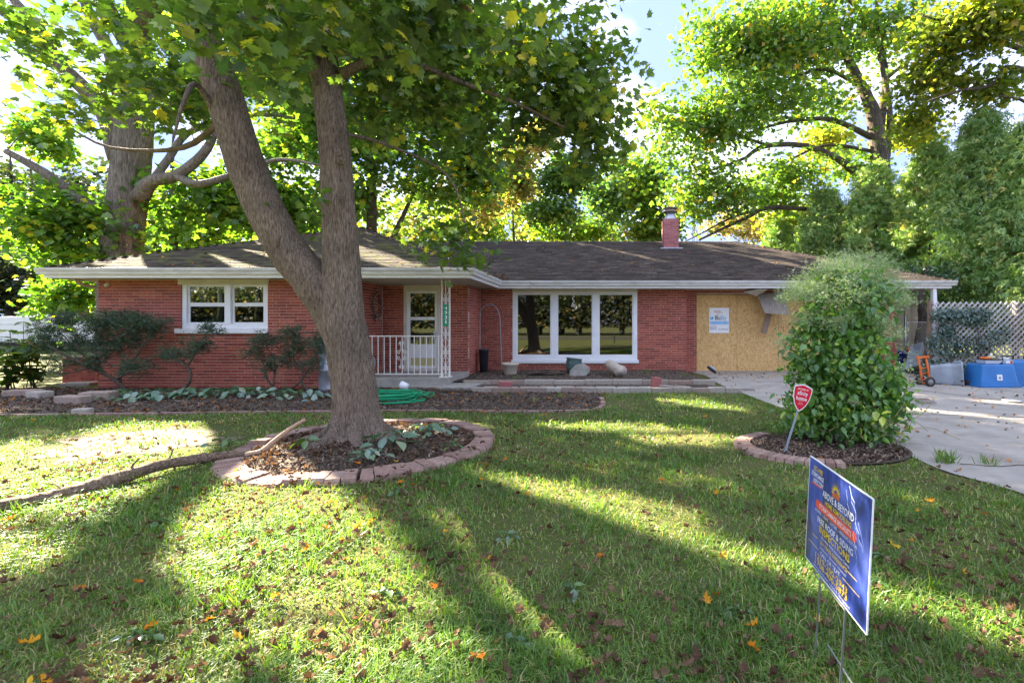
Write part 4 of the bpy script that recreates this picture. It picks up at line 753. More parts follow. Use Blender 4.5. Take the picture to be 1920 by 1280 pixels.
b = MB(); w2 = MB(); n = 60000; X_ = R.uniform(-45, 45, n); p = np.c_[X_, R.uniform(-36, -26, n), 1 + R.random(n) * (5.5 + 1.5*np.sin(X_*.35))]; b.scatter(*DIAM, p, rotmats(n), R.uniform(.25, .55, n), np.clip(R.normal(.55, .25, n), 0, 1))
for k in range(26):
    x, y = R.uniform(-40, 40), R.uniform(-34, -25); b.tube([(x, y, 0), (x + .3, y, 3), (x, y, 6.5)], [.4, .3, .1], 6, rnd=.02)
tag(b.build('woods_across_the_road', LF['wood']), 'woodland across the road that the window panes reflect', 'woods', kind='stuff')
# ---- cedars
for i, (px, Y, ztop_y, rad, lb) in enumerate(((1462, 25, 415, 1.5, 'shortest cedar at the garage end of the cedar row'), (1545, 23, 352, 1.9, 'broad cedar directly behind the right hip of the roof'), (1640, 21.5, 308, 2.0, 'cedar with browned sprays rising under the oak trunk'), (1745, 19.5, 268, 1.9, 'tall cedar behind the carport post'), (1842, 17.2, 205, 1.75, 'tallest dark green cedar standing over the lattice fence'), (1935, 15.6, 225, 1.5, 'cedar at the outer end of the row hanging over the blue tote'))):
    q0 = at(px, 0, Y); q0[2] = 0; h = CAMH - (ztop_y - CY)/FPX*Y
    t = Tree('cedar_tree', lb, q0, M['bark_dark'], LF['cedar'], group='row of cedars beside the driveway')
    t.limb([q0, q0 + (.1, 0, h*.5), q0 + (0, 0, h*.98)], [.22, .15, .02], 8, 30)
    n = 520; z = (R.random(n)**.8)*(h*.97 - .9) + .9; f = np.clip(1 - (z/h)**1.9, .05, 1)**.75; f *= np.clip((z - .2)/1.4, .45, 1); a_ = R.random(n)*2*np.pi; lump = 1 + .16*np.sin(3*a_ + z*1.4 + i) + .12*np.sin(7*a_ - z*2.3); r_ = rad*f*lump*(.72 + .28*R.random(n))
    t.cl.append(np.c_[q0[0] + r_*np.cos(a_), q0[1] + r_*np.sin(a_), z]); t.grow(True, twig=.008, arch=-.1, seg=3)
    t.foliage(SPRAY, 40, .21, .17, up=.15, hang=.8, flat=1.1, bias=(.10 if i in (2, 3) else .0) - .03).done()
# ------------------------------------------------------------------ text helper
def text(parent, body, mat, size, origin, ux, uz, name='lettering', align='CENTER', fit=None, italic=0, bold=0, lift=.0012):
    cu = bpy.data.curves.new(name, 'FONT'); cu.body = body; cu.size = size; cu.align_x = align; cu.align_y = 'CENTER'; cu.resolution_u = 2; cu.offset = min(bold, .006)*size*2.2; cu.shear = italic
    o = bpy.data.objects.new('tmp_text', cu); C.objects.link(o); dg = bpy.context.evaluated_depsgraph_get(); me = bpy.data.meshes.new_from_object(o.evaluated_get(dg))
    bpy.data.objects.remove(o); n = len(me.vertices); v = np.zeros(n*3); me.vertices.foreach_get('co', v); v = v.reshape(-1, 3)
    if fit: w = v[:, 0].max() - v[:, 0].min(); v[:, 0] *= fit / w; v[:, 0] -= (0 if align == 'LEFT' else (v[:, 0].max() + v[:, 0].min())/2)
    ux, uz = np.asarray(ux, float), np.asarray(uz, float); nn = np.cross(ux, uz); nn /= np.linalg.norm(nn)
    p = np.asarray(origin) + v[:, :1]*ux + v[:, 1:2]*uz + nn*lift - wl(parent); me.vertices.foreach_set('co', p.astype(np.float32).ravel()); me.update(); me.materials.clear(); me.materials.append(mat); me.name = name
    r = bpy.data.objects.new(name, me); link(r, parent); WLOC[r.name] = wl(parent); return r
# ---- blue yard sign
pl, pr = np.array((.985, 2.31)), np.array((.945, 1.715)); zc = .66
ux = np.array((*(pr - pl), 0.)); SW = np.linalg.norm(ux); ux /= SW; uz = np.array((.055*1.0, 0, 1.)); uz /= np.linalg.norm(uz); un = np.cross(ux, uz); un /= np.linalg.norm(un); SH = .465
zl = at(1508, 948, 2.31)[2]; zr = at(1622, 1062, 1.715)[2]
ctr = np.array((*(pl + pr)/2, (zl + zr)/2)); 
dirx = np.array((*(pr - pl), zr - zl)); SW = np.linalg.norm(dirx); ux = dirx/SW; uz = uz - ux*(uz @ ux); uz /= np.linalg.norm(uz); un = np.cross(ux, uz)
T = thing('yard_sign', 'blue corrugated yard sign on wire legs with storm damage advert', 'yard sign', (ctr[0], ctr[1], 0))
b = MB(); P = [ctr + ux*a_*SW/2 + uz*c_*SH/2 - un*.004 for a_, c_ in ((-1, -1), (1, -1), (1, 1), (-1, 1))]; b.prism(P, -un*.0005 + un*.0045)
m, nt, out = newmat('sign_print')
n1 = nd(nt, 'TexNoise', {'Vector': pos(nt, (2, 2.2, 1.3)), 'Scale': 4.2, 'Detail': 6, 'Roughness': .6, 'Distortion': .5}).outputs[0]
c = ramp(nt, n1, [(.34, (.012, .016, .05)), (.46, (.02, .04, .22)), (.56, (.05, .09, .42)), (.80, (.13, .17, .46))])
bb = nd(nt, 'BsdfPrincipled', {'Base Color': c, 'Roughness': .35}); nt.links.new(bb.outputs[0], out.inputs[0])
panel = b.build('sign_panel', m, T)
b = MB(); e_ = .004
rim = [ctr + ux*a_*SW/2 + uz*c_*SH/2 for a_, c_ in ((-1, -1), (1, -1), (1, 1), (-1, 1))]
for i in range(4):
    p, q = rim[i] - un*.0022, rim[(i+1) % 4] - un*.0022; b.bar(p, q, .0045, .0052, up=un)
b.build('sign_edge', M['vinyl'], T)
def L(u, v): return ctr + ux*(u - .5)*SW + uz*(v - .5)*SH
def st(body, mt, u, v, w, h, italic=0, bold=.0): text(panel, body, M[mt], h*SH, L(u, v), ux, uz, fit=w*SW, italic=italic, bold=bold)
st('GET A FREE', 'ink_yellow', .18, .915, .17, .062, .2, .006); st('STORM DAMAGE', 'ink_white', .17, .858, .24, .06, .2, .006); st('INSPECTION!', 'ink_white', .19, .80, .19, .06, .2, .006)
st('ABOVE & BEYOND', 'ink_white', .53, .745, .50, .085, 0, .008); st('HOME REMODELING', 'ink_yellow', .54, .675, .42, .062, 0, .006)
b = MB(); hp = [L(.17 + .0, .602)]; pts = []
for k in range(13): a_ = math.pi/2 + math.pi*k/12; pts.append(L(.19 + .028*math.cos(a_), .607 + .040*math.sin(a_)))
for k in range(13): a_ = -math.pi/2 + math.pi*k/12; pts.append(L(.80 + .028*math.cos(a_), .607 + .040*math.sin(a_)))
b.add(np.array(pts) + un*.0008, np.arange(26)[None]); b.build('sign_banner', M['ink_red'], panel)
text(panel, 'STORM DAMAGE SPECIALISTS', M['ink_white'], .058*SH, L(.495, .607), ux, uz, fit=.52*SW, bold=.004, lift=.0016)
st('ROOFING  |  SIDING  |  GUTTERS  |  WINDOWS & DOORS', 'ink_white', .50, .545, .68, .036); st('FREE ROOF & SIDING', 'ink_white', .50, .475, .58, .075, 0, .004); st('INSPECTIONS', 'ink_yellow', .50, .402, .50, .088, 0, .008)
st('We Help With Insurance Claims', 'ink_white', .52, .343, .46, .036); st('20+ YEARS EXPERIENCE', 'ink_yellow', .50, .294, .44, .048, 0, .004); st('Licensed - Bonded - Insured', 'ink_white', .50, .249, .42, .034)
st('CALL OR TEXT:', 'ink_white', .46, .198, .34, .052, 0, .003); st('219-200-2943', 'ink_yellow', .49, .140, .50, .070, 0, .008); st('708-400-5873', 'ink_yellow', .49, .082, .50, .070, 0, .008); st('Serving Northwest Indiana & Chicagoland', 'ink_white', .48, .035, .60, .034)
b = MB()
for u0, v0, u1, v1 in ((.13, .295, .22, .295), (.72, .30, .86, .30), (.06, .205, .25, .205), (.66, .205, .90, .205)): b.bar(L(u0, v0) + un*.0007, L(u1, v1) + un*.0007, .0025, .0006, up=un)
for v_ in (.140, .082):
    q = [L(.215 + .012*math.cos(a_), v_ + .022*math.sin(a_)) + un*.0009 for a_ in np.linspace(1.9, 4.6, 9)]; b.tube(q, [.0024, .0016, .0012, .0012, .0012, .0012, .0012, .0016, .0024], 5)
for k in range(22):
    a_ = math.pi*(.02 + .96*k/21); r0, r1 = .042, .078 + .02*(k % 2); s0 = L(.50 + .9*r0*math.cos(a_), .815 + 1.1*r0*math.sin(a_)); s1 = L(.50 + .9*r1*math.cos(a_), .815 + 1.25*r1*math.sin(a_)); w = ux*.0022*math.sin(a_) - uz*.0022*math.cos(a_)
    b.add([s0 + w + un*.0009, s0 - w + un*.0009, s1 + un*.0009], [(0, 1, 2)])
b.build('sun_logo', M['ink_yellow'], panel)
b = MB()
for hx, hw_, hh in ((.475, .028, .05), (.525, .035, .065)): b.add([L(hx - hw_, .787) + un*.001, L(hx + hw_, .787) + un*.001, L(hx + hw_, .787 + hh*.55) + un*.001, L(hx, .787 + hh) + un*.001, L(hx - hw_, .787 + hh*.55) + un*.001], np.arange(5)[None])
b.build('house_logo', M['ink_orange'], panel)
b = MB()
def bolt(u, v, n, w, dx):
    P = [L(u, v)]
    for k in range(n): u += dx + R.normal(0, .018); v -= .035; P.append(L(u, v))
    b.tube(np.array(P) + un*.0008, np.linspace(w, w*.3, len(P)), 4); return u, v
bolt(.70, .98, 12, .0022, .012); bolt(.74, .90, 9, .0014, .02); bolt(.66, .93, 6, .001, .008); bolt(.80, .66, 7, .001, .012); bolt(.84, .75, 5, .0012, .02)
b.build('lightning', pbr('bolt_print', (.62, .72, .95), (.5, .6, .9), 30, .4), panel)
b = MB(); b.bar(L(.06, .765) + un*.0007, L(.25, .775) + un*.0007, .006, .0006, up=un); b.build('underline', M['ink_red'], panel)
b = MB()
for u in (.30, .715):
    p0_ = L(u, 0.02) - un*.003; g = np.array((p0_[0] - .03, p0_[1], -.05)); b.tube([p0_ + uz*.0, p0_*.5 + g*.5, g], .0042, 6)
lo = [np.array((1.0, 2.14, .06)), np.array((.985, 1.86, .06))]; b.tube([lo[0], lo[1]], .004, 6); b.tube(smooth_path([L(.27, .0) - un*.003, L(.19, -.045), L(.30, -.06) - un*.003], 8), .0038, 6); b.tube([L(.30, -.03) - un*.003, L(.72, -.03) - un*.003], .0038, 6)
b.tube(smooth_path([lo[1] + (-.0, .0, .0), lo[1] + (-.04, -.05, .03), lo[1] + (-.005, -.07, .0)], 8), .004, 6)
b.build('wire_stake', M['steel'], T)
# ---- red shield sign
Ys = 5.38; base = gp(1468, 852); c = at(1503, 745, Ys + .05); tilt = math.atan2(c[0] - base[0], c[2])
T = thing('security_sign', 'red shield shaped security sign on a leaning grey stake by the white flowered shrub', 'sign', base)
ux = np.array((math.cos(tilt*.75), .12, -math.sin(tilt*.75))); ux /= np.linalg.norm(ux); uz = np.array((math.sin(tilt*.75), .02, math.cos(tilt*.75))); uz -= ux*(uz@ux); uz /= np.linalg.norm(uz); un = np.cross(ux, uz)
def shield(k): 
    h = [(0, 1.0), (.35, .93), (.84, .80), (.86, .4), (.78, -.05), (.55, -.55), (.25, -.88), (0, -1.06)]; h = h + [(-x, y) for x, y in h[-2:0:-1]]
    return [c + ux*x*.125*k + uz*y*.148*k for x, y in h]
b = MB(); b.prism([p + un*.001 for p in shield(1.0)], -un*.006); b.build('sign_border', M['vinyl'], T)
b = MB(); b.add([p + un*.0025 for p in shield(.91)], np.arange(14)[None]); face = b.build('sign_face', M['red'], T)
for body, v, w, h, bd in (('SECURED BY', .60, .13, .026, .004), ('xfinity', .30, .125, .062, .006), ('home', -.08, .125, .062, .006), ('SERVICES BY', -.40, .05, .012, 0), ('TAMPER ALARM', -.50, .06, .012, 0)): text(face, body, M['ink_white'], h, c + uz*v*.148, ux, uz, fit=w, bold=bd, lift=.004)
b = MB(); b.bar(c + uz*(-.25)*.148 - ux*.03 + un*.004, c + uz*(-.25)*.148 + ux*.03 + un*.004, .0015, .0006, up=un); b.build('sign_rule', M['ink_white'], face)
b = MB(); b.bar(base - (0, 0, .04), c - uz*.10 - un*.012, .02, .012, up=un); b.build('stake', M['plastic_grey'], T)
# ---- poster on the boards
p0, p1 = at(1330, 577, GY + .02), at(1367, 624, GY + .02); b = MB(); b.box(p0[0], p1[0], GY + .022, GY + .026, p1[2], p0[2]); T = tag(b.build('poster', M['vinyl']), 'white and blue paper notice stapled to the boarded garage opening', 'poster')
pc = (p0 + p1)/2; pw, ph = p1[0] - p0[0], p0[2] - p1[2]; X_, Z_ = (1, 0, 0), (0, 0, 1)
def Q(u, v): return np.array((p0[0] + u*pw, GY + .022, p1[2] + v*ph))
b = MB(); b.box(p0[0] + .01, p1[0] - .01, GY + .0205, GY + .0215, Q(0, .34)[2], Q(0, .47)[2]); b.build('poster_band', pbr('pale_blue_print', (.38, .62, .85), (.34, .58, .82), 6, .5), T)
for body, mt, u, v, w, h, bd in (('EMERGENCY', 'ink_orange', .42, .86, .36, .06, .004), ('RESTORATION', 'ink_orange', .5, .80, .34, .04, .002), ('BY', 'ink_black', .47, .71, .12, .035, .002), ('Blu', 'ink_black', .42, .595, .27, .19, .006), ('Sky', 'ink_cyan', .72, .595, .30, .19, .002), ('WATER - FIRE - WIND', 'ink_cyan', .5, .43, .78, .055, .004), ('RENOVATION  ROOFING', 'ink_cyan', .52, .36, .74, .05, .004), ('24 HOUR', 'ink_orange', .2, .26, .34, .05, .002), ('EMERGENCY', 'ink_dblue', .21, .20, .36, .045, .002), ('RESPONSE', 'ink_dblue', .2, .14, .32, .045, .002), ('551.444.0000', 'ink_dblue', .70, .14, .5, .055, .003)):
    text(T, body, M[mt], h*ph*1.3, Q(u, v), X_, Z_, fit=w*pw, bold=bd, lift=.003)
b = MB(); b.prism([Q(.05, .53) + (0, -.003, 0), Q(.20, .53) + (0, -.003, 0), Q(.20, .57) + (0, -.003, 0), Q(.10, .57) + (0, -.003, 0), Q(.10, .66) + (0, -.003, 0), Q(.05, .66) + (0, -.003, 0)], (0, -.001, 0)); b.prism([Q(.12, .60) + (0, -.003, 0), Q(.17, .56) + (0, -.003, 0), Q(.23, .60) + (0, -.003, 0), Q(.17, .66) + (0, -.003, 0)], (0, -.001, 0)); b.build('poster_logo', M['ink_cyan'], T)
# ---- house number plate on the porch post
zt_, zb_ = at(0, 571, CYc)[2], at(0, 611, CYc)[2]; nx0, nx1 = at(831.5, 0, CYc)[0], at(842, 0, CYc)[0]
b = MB(); nn = 9; lft = [(nx0 + (.006 if k % 2 else 0), zb_ + (zt_ - zb_)*k/(nn-1)) for k in range(nn)]; rgt = [(nx1 - (.006 if k % 2 else 0), z) for k, (x, z) in enumerate(lft)]
b.prism([(x, CYc - .026, z) for x, z in lft] + [(x, CYc - .026, z) for x, z in rgt[::-1]], (0, .006, 0)); T = tag(b.build('house_number_plate', M['greensign']), 'green upright plate with white house number on the porch post', 'number plate')
for k, ch_ in enumerate('4931'): text(T, ch_, M['ink_white'], .115, ((nx0 + nx1)/2, CYc - .026, zt_ - .085 - k*.103), X_, Z_, fit=(.06 if ch_ != '1' else .026), bold=.006)
# ---- wreath, wind chime, porch lamp
T = thing('wreath', 'dried twig wreath with pale pink blossoms on the dark porch wall', 'wreath', at(706, 572, 12.2)); c = at(706, 572, 12.2); c[0] = XP + .03
b = MB(); a_ = np.linspace(0, 2*np.pi, 25)
for k in range(5): b.tube([c + np.array((.03 + .02*math.sin(3*q + k), math.cos(q)*(.20 + .02*math.sin(4*q + k)), math.sin(q)*(.33 + .02*math.cos(5*q + k)))) for q in a_], .009, 5)
b.build('twig_ring', M['twig'], T); n = 330; q = R.random(n)*2*np.pi; b = MB(); b.scatter(*DIAM, np.c_[c[0] + .05 + R.normal(0, .03, n), c[1] + np.cos(q)*.2 + R.normal(0, .05, n), c[2] + np.sin(q)*.33 + R.normal(0, .06, n)], rotmats(n), R.uniform(.025, .05, n), R.random(n)); o = b.build('blossom', pbr('pink_blossom', (.55, .33, .30), (.4, .22, .2), 20, .8), T); o['kind'] = 'stuff'
T = thing('wind_chime', 'small twisted white chime hanging before the middle pane of the picture window', 'wind chime', at(1075, 542, 13.95)); c = at(1075, 541, 13.95); b = MB()
t_ = np.linspace(0, 1, 30); b.tube(np.c_[c[0] + .03*np.sin(t_*19), np.full(30, c[1]), c[2] - .04 - t_*.42], .008, 5); b.tube([c + (0, 0, .02), c - (0, 0, .05)], .004, 4); b.build('spiral', M['iron'], T)
b = MB()
for k in range(3): b.tube([c + (.04*(k-1), .02, -.42), c + (.04*(k-1), .02, -.52)], .007, 6)
b.build('tube', M['iron'], T)
# ---- pots and things by the picture window
def pot(name, label, px, pyb, Y, prof, mat, z0=.1, M_=None, smooth=True):
    c = at(px, 0, Y); c[2] = z0; T = thing(name, label, 'pot', c); b = MB(); b.lathe(prof, 22, c, M_); b.build('pot_body', mat, T, smooth); return T, c
def potprof(r0, r1, h, t=.018): return [(0, .001), (r0, .0), (r1, h), (r1 + .015, h), (r1 + .015, h + .03), (r1 - t + .005, h + .03), (r1 - t, h - .03), (0, h - .05)]
T, c = pot('tall_planter', 'tall slim dark blue planter at the inner wall corner', 907, 706, 13.6, potprof(.10, .135, .60), M['ceramic_blue']); b = MB(); b.lathe([(.115, .58), (0, .585)], 14, c); b.build('potting_soil', M['soil'], T)
T, c = pot('flower_pot', 'cream weathered flower pot under the left end of the picture window', 957, 706, 13.0, [(0, 0), (.15, 0), (.17, .04), (.20, .24), (.23, .25), (.23, .30), (.205, .30), (.2, .24), (0, .23)], M['cream_pot']); b = MB(); b.lathe([(.19, .245), (.08, .28), (0, .29)], 14, c); b.build('potting_soil', M['soil'], T)
T, c = pot('glazed_pot', 'round dark green glazed pot leaning behind the grey rock', 1074, 700, 13.3, [(0, 0), (.13, .0), (.20, .12), (.22, .27), (.20, .36), (.225, .39), (.21, .40), (.18, .36), (.19, .25), (0, .2)], M['ceramic_green'], M_=np.array(((1, 0, .1), (0, 1, .1), (-.1, -.1, 1)))); b = MB(); b.lathe([(.185, .33), (0, .35)], 14, c); b.build('potting_soil', M['soil'], T)
def rock(name, label, c, sx, sy, sz, mat, seg=14, cat='rock', jag=.12, parent=None):
    b = MB(); th = np.arange(seg)/seg*2*np.pi; ph = np.linspace(.02, np.pi*.62, 8); ra = 1 + jag*R.normal(size=(8, seg)); ra = (ra + np.roll(ra, 1, 1))/2
    v = np.stack((np.sin(ph)[:, None]*np.cos(th)*ra*sx, np.sin(ph)[:, None]*np.sin(th)*ra*sy, (np.cos(ph)[:, None] + .38)*ra*sz/1.38), -1).reshape(-1, 3); i = np.arange(7)[:, None]*seg; j = np.arange(seg)[None]; k = (j+1) % seg
    b.add(v + np.asarray(c), np.stack((i+j, i+seg+j, i+seg+k, i+k), -1).reshape(-1, 4), np.arange(seg)[None]); o = b.build(name, mat, parent); return tag(o, label, cat)
c = at(1086, 0, 12.6); c[2] = .08; b = MB(); b.prism([c + v for v in ((-.27, 0, 0), (-.24, .02, .16), (-.10, .08, .30), (.10, .09, .335), (.235, .05, .24), (.25, .02, .1), (.14, 0, 0))], (.03, .12, -.02)); o = b.build('rock', M['rock'], bevel=.02); tag(o, 'flat grey slab of rock propped against the green glazed pot', 'rock')
c0, c1 = at(1141, 682, 13.2), at(1164, 703, 12.3); c0[2], c1[2] = .36, .24; d = c1 - c0; T = thing('clay_pipe', 'pale clay pipe lying tilted under the right pane of the picture window', 'pipe', (c1[0], c1[1], .1)); b = MB(); b.tube([c0, c0 + d*.2], [.11, .11], 18, False); b.tube([c0 + d*.2, c1 - d*.02], [.135, .135], 18, False); b.tube([c1 - d*.02, c1, c1 - d*.002, c1 - d*.3], [.14, .165, .135, .13], 18, False); b.build('pipe_shell', M['clay'], T, True); b = MB(); b.tube([c1 - d*.07, c1 - d*.05], [.135, .135], 16); b.build('pipe_mouth_shade', M['rubber'], T)  # black disc in the open pipe mouth stands in for the shade inside
c = at(1333, 0, 12.9); c[2] = .1; T = thing('garden_light', 'toppled round garden light lying at the end of the flower bed', 'garden light', c); b = MB(); M_ = np.array(((.8, 0, .6), (0, 1, 0), (-.6, 0, .8))); b.lathe([(0, 0), (.12, 0), (.15, .03), (.12, .07)], 16, c + (0, 0, .1), M_); b.build('light_body', M['rubber'], T, True); b = MB(); b.lathe([(.12, .072), (.08, .11), (0, .12)], 16, c + (0, 0, .1), M_); b.build('light_lens', M['plastic_grey'], T, True)
T = thing('shepherd_hook', 'tall grey metal plant hanger arched against the brick wall', 'plant hanger', at(940, 0, 13.9)); b = MB(); y = 13.95; xa_, xb_ = at(899.5, 0, y)[0], at(938, 0, y)[0]; zt2 = at(0, 572, y)[2]
b.tube(smooth_path([V3(xa_, y, .6), V3(xa_, y, 1.2), V3(xa_ + .02, y, zt2 - .18), V3((xa_ + xb_)/2 - .1, y, zt2), V3((xa_+xb_)/2 + .1, y, zt2 - .0), V3(xb_ - .04, y, zt2 - .22), V3(xb_, y, zt2 - .6), V3(xb_ + .04, y, .1)], 40), .014, 6); b.build('hook_rod', M['plastic_grey'], T, True)
c = at(1030, 0, 12.9); rock('soil_heap', 'low heap of black potting soil below the left window pane', (c[0] - .1, c[1], .09), .5, .25, .12, M['soil'], cat='soil heap', jag=.2)
# ---- retaining rows: each block of the two rows is a part
def row(label, x0, x1, y, z, h, d, lmean, mat, skew=.0, name='retaining_wall', gap=.008):
    T = thing(name, label, 'garden wall', (x0, y, 0)); x = x0; 
    while x < x1:
        l = min(lmean*R.uniform(.8, 1.2), x1 - x); 
        if l < .06: break
        b = MB(); hh = h*R.uniform(.9, 1.08); dy = R.normal(0, .012) + skew*(x - x0); b.box(x, x + l - gap, y + dy, y + dy + d, z - .03, z + hh, R.random()); b.build('stone_block', mat, T, bevel=.008); x += l
    return T
row('back row of tan edging blocks holding up the flower bed soil', at(869, 0, 11.4)[0], at(1342, 0, 11.4)[0], 11.4, .0, .13, .16, .62, M['stone'])
row('middle row of loose flush stones between the two edging rows', at(905, 0, 10.75)[0], at(1300, 0, 10.75)[0], 10.75, .0, .055, .16, .42, M['stone'], gap=.05)
row('front row of tan edging blocks along the grass', at(883, 0, 10.25)[0], at(1392, 0, 10.25)[0], 10.25, .0, .105, .15, .38, M['stone'])
for px, py, lb, sz, mt in ((947, 722, 'red block lying flat on the middle row below the cream pot', (.13, .09, .11), 'redstone'), (1229, 722, 'upright red block standing on the middle row', (.09, .10, .17), 'redstone'), (1247, 722, 'grey purple paver leaning beside the upright red block', (.18, .08, .06), 'stone'), (1278, 716, 'loose paver at the right end of the back row', (.16, .07, .05), 'stone')):
    c = at(px, 0, 10.6); b = MB(); a_ = R.uniform(-.4, .4); b.box(-sz[0], sz[0], -sz[1], sz[1], 0, sz[2]*1.5, .4, np.array(((math.cos(a_), -math.sin(a_), .1), (math.sin(a_), math.cos(a_), 0), (-.1, 0, 1))), (c[0], c[1], .03)); tag(b.build('loose_block', M[mt], bevel=.012), lb, 'block', 'loose blocks on the retaining rows')
for px, py, lb, sx_, sy_, h in ((1390, 730, 'mossy concrete slab end beside the driveway', .25, .3, .06), (862, 727, 'broken concrete step slab right of the porch', .42, .45, .07), (795, 727, 'flat grey flagstone half buried below the porch edge', .40, .16, .05)):
    c = gp(px, py); b = MB(); b.prism([c + v for v in ((-sx_, -sy_*.7, -.02), (sx_*.8, -sy_, -.02), (sx_, sy_*.8, -.02), (-sx_*.6, sy_, -.02))], (0, 0, h + .02)); tag(b.build('flagstone', M['step'], bevel=.01), lb, 'flagstone', 'broken slabs in front of the house')
# curved concrete edging of the mulch bed
T = thing('bed_edging', 'low pinkish curved concrete edging along the mulch bed and grass', 'edging', (-1, 8.1, 0)); E_ = np.array([(x, y, 0) for x, y in BED_L[8:38]]); s_ = np.linspace(0, len(E_) - 1, 34)
E2 = np.stack([np.interp(s_, np.arange(len(E_)), E_[:, k]) for k in range(3)], -1)
for k in range(33):
    p, q = E2[k], E2[k+1]; d = q - p; Ld = np.linalg.norm(d); d /= Ld; b = MB(); b.bar(p + (0, 0, .006) , q - d*.012 + (0, 0, .006), .09, .04 + .01*R.random(), rnd=R.random()); b.build('edging_block', M['paver'], T)
# ---- ring of pavers round the maple
T = thing('paver_ring', 'round border of reddish pavers around the maple trunk', 'edging', (*RC, 0)); a_ = -1.2; 
while a_ < 2*np.pi - 1.2 - .03:
    deg = math.degrees(a_) % 360; low = 180 < deg < 262; lng = 292 < deg < 303; w_ = (.30 if lng else .128)*R.uniform(.93, 1.07)/RR; w_ = min(w_, 2*np.pi - 1.2 - a_)
    top = (.03 if low else .068) + R.normal(0, .004); r0, r1 = 1.20 + R.normal(0, .006), 1.43 + R.normal(0, .008) + (.05 if low else 0); a1 = a_ + w_ - .006
    def pt(r, q, z): return np.array((RC[0] + r*math.cos(q), RC[1] + r*math.sin(q), z))
    dz = R.normal(0, .004); ch_ = .02; n_ = 2 if not lng else 4; b = MB(); qs = np.linspace(a_, a1, n_ + 1); prof = [(r0, -.03), (r0, top - .01), (r0 + .012, top), (r1 - ch_, top - .008), (r1, top - ch_ - .012), (r1 + .01, -.03)]
    v = [pt(r, q, z + (dz if z > 0 else 0)) for q in qs for r, z in prof]; m_ = len(prof); i = np.arange(n_)[:, None]*m_; j = np.arange(m_ - 1)[None]; b.add(v, np.stack((i+j, i+j+1, i+m_+j+1, i+m_+j), -1).reshape(-1, 4), [np.arange(m_)[::-1]], [np.arange(m_) + n_*m_], rnd=R.random()); b.build('paver', M['paver'], T); a_ += w_
T = thing('shrub_edging', 'half round of worn pinkish edging pavers at the shrub bed', 'edging', (*BC, 0)); a_ = math.radians(120)
while a_ < math.radians(262):
    w_ = .10; b = MB(); v = [(BC[0] + k*.98*math.cos(q), BC[1] + k*.76*math.sin(q), z) for q in (a_, a_ + w_ - .012) for k, z in ((.84, -.02), (.84, .05), (1.03, .045), (1.05, -.02))]; b.add(v, [(0, 1, 5, 4), (1, 2, 6, 5), (2, 3, 7, 6)], [(3, 2, 1, 0)], [(4, 5, 6, 7)], rnd=R.random()); b.build('paver', M['paver'], T); a_ += w_
# ---- fallen branch
T = thing('fallen_branch', 'long dead forked branch lying on the grass and over the paver ring', 'branch', gp(190, 940))
b = MB(); P = [at(-120, 985, 3.55), at(-20, 957, 3.75), at(70, 940, 4.0), at(150, 920, 4.2), at(195, 908, 4.35), at(240, 890, 4.5), at(300, 872, 4.75), at(360, 862, 5.0), at(385, 858, 5.1), at(430, 853, 5.25), at(485, 851, 5.35)]
b.tube(smooth_path(P, 60), np.interp(np.linspace(0, 1, 60), np.linspace(0, 1, 11), [.07, .072, .066, .066, .086, .056, .05, .046, .052, .038, .024])*R.normal(1, .06, 60), 14, wob=.07); b.build('bough', M['deadwood'], T, True)
b = MB(); b.tube(smooth_path([at(462, 853, 5.3), at(490, 846, 5.33), at(515, 826, 5.38), at(545, 803, 5.4), at(572, 786, 5.42)], 22), np.linspace(.034, .019, 22), 10, wob=.03); b.build('fork', pbr('bare_wood', (.5, .34, .24), (.33, .22, .15), 6, .8, stretch=(6, 6, 6)), T, True)
b = MB(); b.tube(smooth_path([at(192, 915, 4.33), at(196, 935, 4.3), at(205, 942, 4.28)], 8), [.05, .045, .03, .028, .025, .02, .02, .02], 8, wob=.05); b.tube([at(328, 868, 4.9), at(326, 885, 4.88), at(330, 893, 4.87)], [.014, .01, .008], 6); 
for P in ([(235, 893, 4.5), (250, 870, 4.55), (262, 858, 4.6)], [(300, 874, 4.75), (318, 858, 4.85), (325, 840, 4.9)], [(420, 856, 5.2), (430, 840, 5.3), (455, 832, 5.35)], [(120, 930, 4.1), (112, 912, 4.15), (95, 905, 4.2)], [(545, 803, 5.4), (548, 790, 5.42), (540, 780, 5.44)]): b2 = MB(); b2.tube(smooth_path([at(*q) for q in P], 7), np.linspace(.014, .005, 7), 5, wob=.1); b2.build('twig', M['deadwood'], T, True)
b.build('stub', M['deadwood'], T, True)
# ---- hose, litter
T = thing('garden_hose', 'bright green garden hose in loose coils on the mulch', 'hose', gp(750, 745)); b = MB(); P = []
for k in range(9):
    c = gp(738 + R.normal(0, 10), 751 + R.normal(0, 3)); rx, ry = R.uniform(.35, .62), R.uniform(.22, .45)
    P += [c + np.array((rx*math.cos(q), ry*math.sin(q), .03 + .012*k + .01*R.random())) for q in np.linspace(.3, 2*np.pi, 9)]
P += [gp(805, 748) + (0, 0, .05), gp(814, 741) + (0, 0, .04), gp(800, 739) + (0, 0, .04), gp(755, 738) + (0, 0, .03), gp(715, 735) + (0, 0, .05), gp(700, 728) + (0, 0, .06), at(697, 715, 11.0), at(690, 700, 11.05)]
b.tube(smooth_path(P, 420), .013, 7); b.build('hose_tube', M['green_hose'], T, True); b = MB(); b.tube([at(690, 700, 11.05), at(686, 690, 11.06)], .017, 8); b.build('brass_fitting', M['rust'], T)
